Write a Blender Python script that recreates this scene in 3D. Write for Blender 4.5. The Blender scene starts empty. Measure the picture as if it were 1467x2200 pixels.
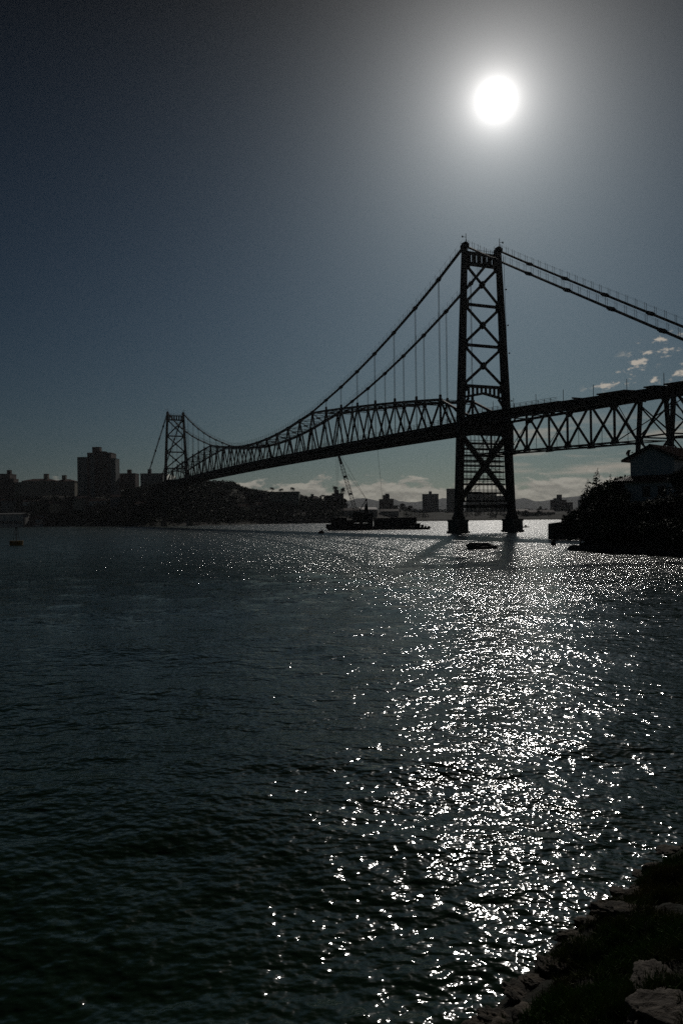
import bpy, bmesh, math, random
import numpy as np
from mathutils import Vector, Matrix, noise
random.seed(7); rng = np.random.default_rng(7)
R = math.radians
C = bpy.context.scene.collection
sc = bpy.context.scene

# ------------------------------------------------------------------ camera
F, CH, PITCH, ROLL = 1759.08, 4.334, 0.00603, 0.013824
cp, sp = math.cos(PITCH), math.sin(PITCH); cr, sr = math.cos(ROLL), math.sin(ROLL)
fw = Vector((0, cp, sp)); up0 = Vector((0, -sp, cp)); rt0 = Vector((1, 0, 0))
rt = rt0*cr - up0*sr; up = rt0*sr + up0*cr
cd = bpy.data.cameras.new("camera"); cam = bpy.data.objects.new("camera", cd); C.objects.link(cam)
cam.matrix_world = Matrix(((rt.x, up.x, -fw.x, 0), (rt.y, up.y, -fw.y, 0), (rt.z, up.z, -fw.z, CH), (0, 0, 0, 1)))
cd.sensor_fit = 'VERTICAL'; cd.sensor_height = 36.0; cd.lens = F*36/2200
cd.clip_start = 0.1; cd.clip_end = 30000
sc.camera = cam

# ------------------------------------------------------------------ light
SUN_EL, SUN_AZ = R(26.5), R(11.09)
sundir = Vector((math.sin(SUN_AZ)*math.cos(SUN_EL), math.cos(SUN_AZ)*math.cos(SUN_EL), math.sin(SUN_EL)))
ld = bpy.data.lights.new("sun", 'SUN'); ld.energy = 5.0; ld.angle = R(0.53); ld.color = (1.0, 0.95, 0.88)
lo = bpy.data.objects.new("sun", ld); C.objects.link(lo)
lo.rotation_euler = (-sundir).to_track_quat('-Z', 'Y').to_euler(); lo.location = (0, 0, 200)
sc.view_settings.view_transform = 'Standard'; sc.view_settings.look = 'None'
sc.view_settings.gamma = 1; sc.view_settings.exposure = -3.0
sc.render.engine = 'CYCLES'
sc.cycles.use_denoising = False
sc.cycles.volume_bounces = 0
sc.cycles.max_bounces = 6
sc.cycles.sample_clamp_indirect = 1.0
sc.cycles.caustics_reflective = False; sc.cycles.caustics_refractive = False

# ---- node helpers
class NT:
    def __init__(s, nt): s.nt = nt; nt.nodes.clear()
    def n(s, t, **k):
        x = s.nt.nodes.new(t)
        for a, b in k.items(): setattr(x, a, b)
        return x
    def put(s, sock, v):
        if hasattr(v, 'is_output'): s.nt.links.new(v, sock)
        elif v is not None: sock.default_value = v
    def m(s, op, a, b=None, c=None, clamp=False):
        x = s.n('ShaderNodeMath', operation=op, use_clamp=clamp)
        s.put(x.inputs[0], a); s.put(x.inputs[1], b); s.put(x.inputs[2], c)
        return x.outputs[0]
    def v(s, op, a, b=None, scale=None):
        x = s.n('ShaderNodeVectorMath', operation=op)
        s.put(x.inputs[0], a); s.put(x.inputs[1], b)
        if scale is not None: s.put(x.inputs['Scale'], scale)
        return x.outputs['Value'] if op in ('DOT_PRODUCT', 'LENGTH', 'DISTANCE') else x.outputs['Vector']
    def mr(s, val, a, b, c=0.0, d=1.0, t='SMOOTHSTEP'):
        x = s.n('ShaderNodeMapRange', interpolation_type=t)
        for i, q in enumerate((val, a, b, c, d)): s.put(x.inputs[i], q)
        return x.outputs[0]
    def xyz(s, a, b, c):
        x = s.n('ShaderNodeCombineXYZ'); s.put(x.inputs[0], a); s.put(x.inputs[1], b); s.put(x.inputs[2], c); return x.outputs[0]
    def noise(s, vec, scale, detail=3.0, rough=.5, out='Fac'):
        x = s.n('ShaderNodeTexNoise'); s.put(x.inputs['Vector'], vec); s.put(x.inputs['Scale'], scale)
        x.inputs['Detail'].default_value = detail; x.inputs['Roughness'].default_value = rough
        return x.outputs[out]
    def mix(s, f, a, b, blend='MIX'):
        x = s.n('ShaderNodeMix', data_type='RGBA', blend_type=blend, clamp_factor=False)
        s.put(x.inputs[0], f); s.put(x.inputs[6], a); s.put(x.inputs[7], b)
        return x.outputs[2]

# ------------------------------------------------------------------ sky
world = bpy.data.worlds.new("World"); sc.world = world; world.use_nodes = True
T = NT(world.node_tree)
tc = T.n('ShaderNodeTexCoord').outputs['Generated']
d = T.v('NORMALIZE', tc)
sep = T.n('ShaderNodeSeparateXYZ'); T.put(sep.inputs[0], d)
sky = T.n('ShaderNodeTexSky', sky_type='NISHITA', sun_disc=False, sun_elevation=SUN_EL, sun_rotation=SUN_AZ,
          altitude=0, air_density=1.0, dust_density=0.6, ozone_density=1.6)
cosang = T.v('DOT_PRODUCT', d, tuple(sundir))
ang = T.m('MULTIPLY', T.m('ARCCOSINE', T.m('MINIMUM', cosang, 1.0)), 57.2958)        # degrees from the sun
el = T.m('MULTIPLY', T.m('ARCSINE', sep.outputs[2]), 57.2958)
az = T.m('MULTIPLY', T.m('ARCTAN2', sep.outputs[0], sep.outputs[1]), 57.2958)
# clear sky darkens away from the sun
fall = T.m('ADD', T.m('MULTIPLY', T.m('EXPONENT', T.m('MULTIPLY', ang, -1/16.0)), 0.80), 0.20)
low = T.mr(el, 34.0, 0.0, 0.1, 1.95, 'LINEAR')
base = T.v('SCALE', sky.outputs[0], scale=T.m('MULTIPLY', T.m('MULTIPLY', fall, low), 0.11))
base = T.mix(1.0, base, (.64, .97, 1.2, 1), 'MULTIPLY')
# thin haze round the sun (aureole) and its disc
a1 = T.m('MAXIMUM', ang, 0.3)
aur = T.m('MULTIPLY', T.m('DIVIDE', 9.6, T.m('POWER', a1, 1.4)), T.m('EXPONENT', T.m('MULTIPLY', ang, -1/9.5)))
aur = T.m('ADD', aur, T.m('MULTIPLY', 3.0, T.m('EXPONENT', T.m('MULTIPLY', ang, -1/4.5))))
aur = T.m('MINIMUM', aur, 40.0)
aurc = T.v('SCALE', (1.0, 0.965, 0.93), scale=aur)
col = T.v('ADD', base, aurc)
# clouds: a cumulus bank low over the far shore, streaks and scraps higher on the right
cv = T.xyz(T.m('MULTIPLY', az, 0.55), T.m('MULTIPLY', el, 1.35), 3.7)
n1 = T.noise(cv, 1.0, 6.0, .58)
n2 = T.noise(T.xyz(T.m('MULTIPLY', az, 0.55), T.m('ADD', T.m('MULTIPLY', el, 1.35), 0.35), 3.7), 1.0, 6.0, .58)
cu_top = T.m('ADD', 2.6, T.m('MULTIPLY', T.m('SUBTRACT', T.noise(T.xyz(T.m('MULTIPLY', az, .22), 0.0, 1.0), 1.0, 2.0), .5), 2.4))
cu = T.mr(T.m('ADD', T.m('SUBTRACT', cu_top, el), T.m('MULTIPLY', T.m('SUBTRACT', n1, .5), 5.0)), 0.0, 0.55)
cu = T.m('MULTIPLY', cu, T.mr(az, -24.0, -14.0))
sv = T.xyz(T.m('MULTIPLY', az, 0.16), T.m('MULTIPLY', el, 1.5), 9.1)
s1 = T.noise(sv, 1.0, 5.0, .55)
st = T.m('MULTIPLY', T.mr(s1, .44, .66), T.m('MULTIPLY', T.mr(az, 8.0, 13.0), T.m('MULTIPLY', T.mr(el, 7.2, 4.6), T.mr(el, 1.0, 3.0))))
w1 = T.noise(T.xyz(T.m('MULTIPLY', az, 0.8), T.m('MULTIPLY', el, 1.6), 22.3), 1.0, 6.0, .62)
wi = T.m('MULTIPLY', T.mr(w1, .525, .65), T.m('MULTIPLY', T.mr(T.m('ADD', az, T.m('MULTIPLY', T.m('SUBTRACT', 10.5, el), 1.2)), 18.6, 20.4), T.m('MULTIPLY', T.mr(el, 12.6, 11.4), T.mr(el, 7.2, 8.2))))
shade = T.m('ADD', 0.62, T.m('MULTIPLY', T.mr(T.m('SUBTRACT', n1, n2), -.10, .10, 0.0, 1.0, 'LINEAR'), 0.5))
ccol = T.v('SCALE', (2.5, 2.34, 1.95), scale=shade)
ccol2 = (2.55, 2.28, 1.88, 1)
col = T.mix(T.m('MULTIPLY', st, .8), col, ccol2)
col = T.mix(T.m('MULTIPLY', wi, .95), col, (3.4, 3.05, 2.6, 1))
col = T.mix(T.m('MULTIPLY', cu, .9), col, ccol)
bg = T.n('ShaderNodeBackground'); T.put(bg.inputs[0], col); bg.inputs[1].default_value = 1.0
T.put(T.n('ShaderNodeOutputWorld').inputs[0], bg.outputs[0])

# ------------------------------------------------------------------ materials
def mat(name, c1, c2=None, scale=2.0, rough=.7, bump=0.0, bscale=8.0, metal=0.0, ior=None, detail=5):
    m = bpy.data.materials.new(name); m.use_nodes = True; t = NT(m.node_tree)
    p = t.n('ShaderNodeBsdfPrincipled'); o = t.n('ShaderNodeOutputMaterial'); t.put(o.inputs[0], p.outputs[0])
    g = t.n('ShaderNodeTexCoord').outputs['Object']
    c2 = c2 or tuple(x*.6 for x in c1)
    f = t.mr(t.noise(g, scale, detail, .6), .35, .65)
    t.put(p.inputs['Base Color'], t.mix(f, (*c1, 1), (*c2, 1)))
    p.inputs['Roughness'].default_value = rough; p.inputs['Metallic'].default_value = metal
    if bump:
        b = t.n('ShaderNodeBump'); b.inputs['Strength'].default_value = 1; b.inputs['Distance'].default_value = bump
        t.put(b.inputs['Height'], t.noise(g, bscale, 6, .62)); t.put(p.inputs['Normal'], b.outputs[0])
    return m
M = {}
M['steel'] = mat('bridge_steel', (.075, .075, .07), (.05, .035, .028), .8, .65)
M['steel2'] = mat('approach_steel', (.07, .068, .065), (.05, .038, .03), 1.2, .65)
M['deck'] = mat('deck_planks', (.06, .055, .05), (.035, .03, .028), 1.0, .8)
M['cable'] = mat('chain_steel', (.06, .055, .05), (.04, .03, .025), 1.5, .6)
M['concrete'] = mat('pier_concrete', (.24, .23, .21), (.12, .115, .10), .5, .85, .03, 3)
M['quay'] = mat('quay_stone', (.16, .14, .12), (.07, .065, .055), 1.2, .9, .08, 2.5)
M['rock'] = mat('rock', (.20, .17, .14), (.08, .065, .05), 9, .9, .03, 22)
M['rockb'] = mat('rock_brown', (.17, .135, .10), (.06, .05, .035), 9, .9, .03, 22)
M['rockfar'] = mat('sea_rock', (.12, .11, .10), (.05, .05, .045), 1.5, .85, .1, 3)
M['soil'] = mat('soil', (.05, .042, .03), (.022, .026, .013), 6, .95, .05, 14)
M['land'] = mat('land', (.05, .055, .03), (.03, .025, .018), .03, .95, .3, .4)
M['mount'] = mat('mountain_forest', (.04, .055, .035), (.03, .04, .03), .004, .95)
M['leaf'] = mat('leaf', (.055, .085, .03), (.03, .05, .018), .5, .6)
M['leaf2'] = mat('leaf_dark', (.045, .07, .03), (.02, .04, .015), .4, .6)
M['palm'] = mat('palm_leaf', (.05, .075, .03), None, .5, .6)
M['bark'] = mat('bark', (.09, .07, .05), None, 3, .9)
M['leaf'].node_tree.nodes['Principled BSDF'].inputs['Specular IOR Level'].default_value = .15
M['leaf2'].node_tree.nodes['Principled BSDF'].inputs['Specular IOR Level'].default_value = .08
M['grass'] = mat('grass_blade', (.11, .19, .045), (.17, .15, .06), 1.2, .7)
M['wallA'] = mat('render_cream', (.42, .38, .30), (.34, .30, .24), .15, .8)
M['wallB'] = mat('render_brown', (.15, .10, .08), (.12, .08, .07), .15, .8)
M['wallC'] = mat('render_grey', (.25, .26, .26), (.20, .21, .21), .15, .8)
M['wallD'] = mat('render_green', (.28, .34, .30), (.22, .28, .25), .15, .8)
M['white'] = mat('white_paint', (.7, .7, .68), (.55, .55, .52), 1.0, .5)
M['red'] = mat('red_paint', (.35, .05, .04), None, 1.0, .5)
M['orange'] = mat('yellow_paint', (.45, .28, .06), (.25, .14, .04), 2.0, .6)
M['glass'] = mat('window_glass', (.03, .035, .04), (.02, .025, .03), .5, .12)
M['tile'] = mat('roof_tile', (.22, .10, .07), (.12, .06, .045), 1.5, .55)
M['house'] = mat('house_wall', (.62, .66, .70), (.5, .54, .58), .6, .8)
M['hull'] = mat('barge_hull', (.05, .045, .045), (.06, .03, .022), .6, .6)
M['crane'] = mat('crane_paint', (.08, .075, .06), (.05, .035, .03), .8, .6)
M['galv'] = mat('galvanised_pipe', (.12, .12, .12), (.08, .07, .065), 2, .5)

# ------------------------------------------------------------------ mesh builder
class MB:
    def __init__(s): s.v = []; s.f = []
    def hexa(s, p8):
        b = len(s.v); s.v += [tuple(p) for p in p8]
        s.f += [(b, b+3, b+2, b+1), (b+4, b+5, b+6, b+7), (b, b+1, b+5, b+4), (b+1, b+2, b+6, b+5), (b+2, b+3, b+7, b+6), (b+3, b, b+4, b+7)]
    def box(s, x0, x1, y0, y1, z0, z1):
        s.hexa([(x0, y0, z0), (x1, y0, z0), (x1, y1, z0), (x0, y1, z0), (x0, y0, z1), (x1, y0, z1), (x1, y1, z1), (x0, y1, z1)])
    def bar(s, a, b, w, h=None, w2=None, h2=None, hint=(0, 0, 1)):
        a = Vector(a); b = Vector(b); h = h or w; w2 = w2 or w; h2 = h2 or h
        t = (b-a).normalized(); hv = Vector(hint)
        if abs(t.dot(hv)) > .95: hv = Vector((0, 1, 0))
        x = t.cross(hv).normalized(); y = x.cross(t)
        P = [a - x*w/2 - y*h/2, a + x*w/2 - y*h/2, a + x*w/2 + y*h/2, a - x*w/2 + y*h/2,
             b - x*w2/2 - y*h2/2, b + x*w2/2 - y*h2/2, b + x*w2/2 + y*h2/2, b - x*w2/2 + y*h2/2]
        s.hexa(P)
    def laced(s, a, b, w, h, n, th=.14):
        "two channel flanges joined by zig-zag lacing"
        a = Vector(a); b = Vector(b); t = (b-a).normalized()
        x = t.cross(Vector((0, 1, 0)))
        x = x.normalized() if x.length > .1 else Vector((1, 0, 0))
        for q in (-1, 1): s.bar(a + x*q*(w/2-th/2), b + x*q*(w/2-th/2), th, h)
        for i in range(n):
            q = 1 if i % 2 else -1
            s.bar(a.lerp(b, i/n) + x*q*(w/2-th), a.lerp(b, (i+1)/n) - x*q*(w/2-th), th*.6, th*.6)
    def tube(s, a, b, r, r2=None, n=8, cap=True):
        a = Vector(a); b = Vector(b); r2 = r if r2 is None else r2
        t = (b-a).normalized(); hv = Vector((0, 0, 1)) if abs(t.z) < .95 else Vector((1, 0, 0))
        x = t.cross(hv).normalized(); y = x.cross(t); k = len(s.v)
        for c, rr in ((a, r), (b, r2)):
            for i in range(n):
                q = 2*math.pi*i/n; s.v.append(tuple(c + (x*math.cos(q)+y*math.sin(q))*rr))
        for i in range(n): s.f.append((k+i, k+(i+1) % n, k+n+(i+1) % n, k+n+i))
        if cap: s.f += [tuple(range(k+n-1, k-1, -1)), tuple(range(k+n, k+2*n))]
    def prism(s, pts, off):
        "polygon pts extruded by vector off"
        k = len(s.v); n = len(pts); off = Vector(off)
        s.v += [tuple(p) for p in pts] + [tuple(Vector(p)+off) for p in pts]
        s.f += [tuple(range(n-1, -1, -1)) if True else 0, tuple(range(n, 2*n))]
        for i in range(n): s.f.append((i, (i+1) % n, n+(i+1) % n, n+i))
        s.f[-n-2:] = [tuple(k+j for j in f) for f in s.f[-n-2:]]
    def mesh(s, name, m, smooth=False):
        me = bpy.data.meshes.new(name); me.from_pydata(s.v, [], s.f); me.materials.append(m)
        bm = bmesh.new(); bm.from_mesh(me); bmesh.ops.recalc_face_normals(bm, faces=bm.faces); bm.to_mesh(me); bm.free()
        if smooth: me.polygons.foreach_set('use_smooth', [True]*len(me.polygons))
        return me
    def obj(s, name, m, parent=None, smooth=False):
        o = bpy.data.objects.new(name, s.mesh(name, m, smooth)); C.objects.link(o); o.parent = parent
        return o
def fast_mesh(name, V, Fq, m, smooth=False):
    V = np.asarray(V, np.float32); Fq = np.asarray(Fq, np.int32); k = Fq.shape[1]
    me = bpy.data.meshes.new(name); me.vertices.add(len(V)); me.vertices.foreach_set('co', V.ravel())
    me.loops.add(Fq.size); me.loops.foreach_set('vertex_index', Fq.ravel())
    me.polygons.add(len(Fq)); me.polygons.foreach_set('loop_start', np.arange(len(Fq), dtype=np.int32)*k)
    if smooth: me.polygons.foreach_set('use_smooth', np.ones(len(Fq), bool))
    me.materials.append(m); me.update(calc_edges=True); me.validate()
    return me
def link(name, me, parent=None, loc=(0, 0, 0)):
    o = bpy.data.objects.new(name, me); C.objects.link(o); o.parent = parent; o.location = loc; return o
def tag(o, label=None, cat=None, group=None, kind=None):
    if label: o['label'] = label
    if cat: o['category'] = cat
    if group: o['group'] = group
    if kind: o['kind'] = kind
    return o
def empty(name, loc=(0, 0, 0), rz=0, **k):
    o = bpy.data.objects.new(name, None); C.objects.link(o); o.location = loc; o.rotation_euler.z = rz
    return tag(o, **k)
def kids(o): return KIDS.get(o.name, [])
def copy_thing(root):
    c = root.copy(); C.objects.link(c)
    for ch in [x for x in C.objects if x.parent == root]:
        k = ch.copy(); C.objects.link(k); k.parent = c
    return c
def at(px, py, D):
    "point on the line of sight of photo pixel (px,py), D metres north of the camera"
    a = px-733.5; b = 1100-py; X = a*cr+b*sr; U = -a*sr+b*cr
    v = Vector((X, F*cp-U*sp, F*sp+U*cp)); return v*(D/v.y) + Vector((0, 0, CH))
def hz(px): return 1110.6 - (px-733.5)*0.01382

# ------------------------------------------------------------------ water
def water():
    m = bpy.data.materials.new('sea_water'); m.use_nodes = True; t = NT(m.node_tree)
    p = t.n('ShaderNodeBsdfPrincipled'); o = t.n('ShaderNodeOutputMaterial'); t.put(o.inputs[0], p.outputs[0])
    p.inputs['Base Color'].default_value = (.016, .042, .022, 1); p.inputs['Roughness'].default_value = .085
    p.inputs['IOR'].default_value = 1.333
    g = t.n('ShaderNodeNewGeometry'); P = g.outputs['Position']
    def slope(scale, amp, off, det=1.0, stretch=1.0):
        c = t.noise(t.v('MULTIPLY', t.v('ADD', P, off), (1.0/stretch, 1.0, 1.0)), scale, det, .5, 'Color')
        return t.v('SCALE', t.v('SUBTRACT', c, (.5, .5, .5)), scale=amp)
    def height(scale, amp, off, det=1.0, stretch=1.0):
        return t.m('MULTIPLY', t.noise(t.v('MULTIPLY', t.v('ADD', P, off), (1.0/stretch, 1.0, 1.0)), scale, det, .45), amp)
    # ripples: height field where the water is seen closely, statistical wave slopes further out
    h = t.m('ADD', t.m('ADD', height(.75, .08, (3, 5, 0), 2, 1.4), height(2.2, .10, (13, 25, 2), 2, 1.15)), height(6.5, .036, (3, 7, 5), 1.5, 1.0))
    b = t.n('ShaderNodeBump'); b.inputs['Strength'].default_value = 1; b.inputs['Distance'].default_value = 1.0; t.put(b.inputs['Height'], h)
    s = t.v('ADD', slope(.25, .4, (13, 5, 0), 2, 1.4), slope(1.1, 1.2, (3, 55, 0), 2, 1.2))
    s = t.v('ADD', s, t.v('ADD', slope(4.5, 2.0, (31, 7, 0), 2, 1.1), slope(17.0, 2.0, (1, 17, 0), 1)))
    s = t.v('ADD', t.v('MULTIPLY', s, (1.0, 1.12, 0)), (-.035, 0, 0))   # wind-skewed wave faces
    far = t.v('NORMALIZE', t.v('ADD', s, (0, 0, 1)))
    dist = t.v('LENGTH', P); f = t.mr(dist, 18.0, 75.0)
    t.put(p.inputs['Roughness'], t.mr(t.m('LOGARITHM', dist, 10.0), 1.75, 2.5, .085, .35, 'LINEAR'))
    nn = t.v('NORMALIZE', t.v('ADD', t.v('SCALE', b.outputs[0], scale=t.m('SUBTRACT', 1.0, f)), t.v('SCALE', far, scale=f)))
    t.put(p.inputs['Normal'], nn)
    front = np.radians(np.arange(-34, 34, .16)); rest = np.radians(np.linspace(34, 326, 70))
    th = np.concatenate([front, rest]); n = len(th)
    r = [1.0]
    while r[-1] < 6500: r.append(r[-1]*(1.012 if r[-1] < 120 else 1.06) + .01)
    r = np.array(r); rr, tt = np.meshgrid(r, th, indexing='ij')
    X = rr*np.sin(tt); Y = rr*np.cos(tt); Z = np.zeros_like(X)
    fade = np.clip(1-(rr-25)/70, 0, 1)
    for i in range(14):
        lam = 1.3*1.22**i*rng.uniform(.9, 1.1); a = rng.normal(R(100), .55); k = 2*math.pi/lam
        Z += fade*.0042*lam**.9*np.sin(k*(X*math.cos(a)+Y*math.sin(a)) + rng.uniform(0, 6.28) + .8*np.sin(.31*X+i)+.7*np.sin(.23*Y+2*i))
    V = np.stack([X, Y, Z], -1).reshape(-1, 3); i, j = np.meshgrid(np.arange(len(r)-1), np.arange(n), indexing='ij')
    a = i*n+j; b = i*n+(j+1) % n
    q = np.stack([a, a+n, b+n, b], -1).reshape(-1, 4)
    me = fast_mesh('water', V, q, m, True)
    bm = bmesh.new(); bm.from_mesh(me)
    bm.verts.ensure_lookup_table(); bm.faces.new([bm.verts[k] for k in range(n)])
    bmesh.ops.recalc_face_normals(bm, faces=bm.faces)
    bm.faces.ensure_lookup_table()
    if bm.faces[0].normal.z < 0:
        for f in bm.faces: f.normal_flip()
    bm.to_mesh(me); bm.free()
    tag(link('water', me), kind='structure')
water()

# ------------------------------------------------------------------ the bridge
X1, D1, TH = 35.763, 203.727, 0.42185
SPAN, HT, WT, WB = 339.5, 71.39, 4.94, 8.0
PAN = SPAN/27
br = empty('suspension_bridge', (X1, D1, 0), TH,
           label='long dark steel suspension bridge with two lattice towers spanning the strait', cat='bridge')
ST = M['steel']
def hw(z): return WB + (WT-WB)*z/HT            # half width of a tower at height z
def tower(s, near):
    g = MB()                                    # top portal girder and arched girder make the tower's own mesh
    z1, z0 = HT-1.9, HT-5.2; w = hw(HT-3)-.5
    g.box(-w, w, s-.55, s+.55, z1-.5, z1); g.box(-w, w, s-.55, s+.55, z0, z0+.7)
    for i in range(6):
        x = -w+.75 + i*(2*w-1.5)/5
        g.box(x-.36, x+.36, s-.5, s+.5, z0+.7, z1-.5)
    T0 = MB(); w = hw(36)-.55
    T0.box(-w, w, s-.45, s+.45, 35.9, 36.6)
    n = 9
    zb = lambda x: 33.4 + 1.2*(1-abs(x)/w)
    for i in range(n+1):
        x = -w+.25 + i*(2*w-.5)/n
        T0.box(x-.17, x+.17, s-.3, s+.3, zb(x)+.1, 35.9)
    for a, b in ((-w, 0), (0, w)): T0.bar((a, s, zb(a)), (b, s, zb(b)), .7, .55)
    for q in (-1, 1):
        T0.bar((q*w, s, 33.2), (q*(w-.1), s, 31.0), .5, .7); T0.bar((q*(w-1.5), s, 33.3), (q*(w+.1), s, 31.2), .5, .5)
        x = q*WT
        g.box(x-.55, x+.55, s-1.2, s+1.2, HT-.9, HT-.2); g.box(x-.42, x+.42, s-.8, s+.8, HT-.2, HT+.25)
        g.bar((x-q*.0, s-.6, HT), (x, s-.6, HT+2.3), .1); g.bar((x+q*.4, s-.6, HT+1.4), (x-q*.0, s-.6, HT+1.4), .08)
        g.box(x+q*1.0-.16, x+q*1.0+.16, s-.7, s-.5, HT+1.2, HT+1.6); g.bar((x, s-.6, HT+1.4), (x+q*1.0, s-.6, HT+1.4), .07)
    for i in range(14):                          # guard rail along the portal
        x = -4.2 + i*8.4/13; g.bar((x, s+.5, HT-1.9), (x, s+.5, HT-.7), .06)
    g.bar((-4.3, s+.5, HT-1.0), (4.3, s+.5, HT-1.0), .06)
    root = g.obj('tower', ST, br)
    T0.obj('portal_girder', ST, root)
    for q in (-1, 1):
        l = MB(); zs = [3.8, 12, 23.5, 29, 36, 46, 56, 66, HT-.6]
        for a, b in zip(zs, zs[1:]):
            def sz(z): return (1.5 if z < 36 else 1.5-(z-36)*.0095, 1.75 if z < 36 else 1.75-(z-36)*.022)
            (wa, ha), (wb_, hb) = sz(a), sz(b)
            l.bar((q*hw(a), s, a), (q*hw(b), s, b), wa, ha, wb_, hb, hint=(0, 1, 0))
        for z in (8.6, 23.5, 36, 46.3, 56.4, 66.3):      # gusset plates at the joints
            x = q*(hw(z)-.95); l.box(x-.35, x+.35, s-.62, s+.62, z-1.1, z+.9)
        l.bar((q*(hw(30)+.85), s-.9, 6), (q*(hw(68)+.85), s-.9, 69), .07)
        for z in (22, 33, 45, 52, 61): l.box(q*(hw(z)+1.25)-.15, q*(hw(z)+1.25)+.15, s-.9, s-.6, z-.15, z+.15)
        l.obj('leg', ST, root)
        b = MB(); x = q*hw(3)
        b.box(x-1.1, x+1.1, s-1.3, s+1.3, 3.2, 4.0)
        b.hexa([(x-1.0, s-1.1, 4.0), (x+1.0, s-1.1, 4.0), (x+1.0, s+1.1, 4.0), (x-1.0, s+1.1, 4.0),
                (x-.76, s-.92, 5.0), (x+.76, s-.92, 5.0), (x+.76, s+.92, 5.0), (x-.76, s+.92, 5.0)])
        b.obj('base_shoe', ST, root)
    def brace(z0, z1, w, h):
        for q in (-1, 1):
            b = MB(); b.laced((-q*(hw(z0)-.7), s, z0), (q*(hw(z1)-.7), s, z1), w, h, 16, .2); b.obj('cross_brace', ST, root)
        zm = z0 + (z1-z0)*hw(z0)/(hw(z0)+hw(z1)); p = MB(); p.hexa([(x, y, zm+zz) for y in (s-.46, s+.46) for x, zz in ((-.75, 0), (0, -.95), (.75, 0), (0, .95))])
        p.obj('gusset_plate', ST, root)
    brace(57.0, 66.0, .5, .4); brace(46.9, 55.9, .5, .4); brace(36.7, 45.9, .5, .4); brace(8.6, 23.6, .92, .8)
    for z, w in ((56.45, .48), (46.4, .48), (6.5, .55)):
        b = MB(); b.laced((-(hw(z)-.7), s, z), (hw(z)-.7, s, z), w, .5, 18, .2); b.obj('strut', ST, root)
tower(0, True); tower(SPAN, False)
for s in (0, SPAN):
    for q in (-1, 1):
        p = MB(); x = q*8.05
        p.hexa([(x-1.5, s-2.5, -3), (x+1.5, s-2.5, -3), (x+1.5, s+2.5, -3), (x-1.5, s+2.5, -3),
                (x-1.4, s-2.35, 3.2), (x+1.4, s-2.35, 3.2), (x+1.4, s+2.35, 3.2), (x-1.4, s+2.35, 3.2)])
        p.box(x-1.55, x+1.55, s-2.5, s+2.5, 2.75, 3.25); p.box(x-1.65, x+1.65, s-2.65, s+2.65, -3, .45)
        p.obj('pier', M['concrete'], br)
def chain_z(s):
    if s < 0: return HT-.7+.545*s
    if s > SPAN: return HT-.7-.545*(s-SPAN)
    u = abs(s-SPAN/2)/(SPAN/2); return 36.8 + (HT-37.5)*u*u
TOPZ = {1: 34.9, 2: 36.2, 3: 37.4, 4: 38.5, 5: 39.5, 6: 40.5, 7: 41.4, 8: 42.1}
def tz(k):
    k = min(k, 27-k)
    return TOPZ.get(k) or chain_z(k*PAN)
def bz(s): return 26.2 + 1.2*(1-((s-SPAN/2)/(SPAN/2))**2)
nodes = [k*PAN for k in range(28)]
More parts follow.
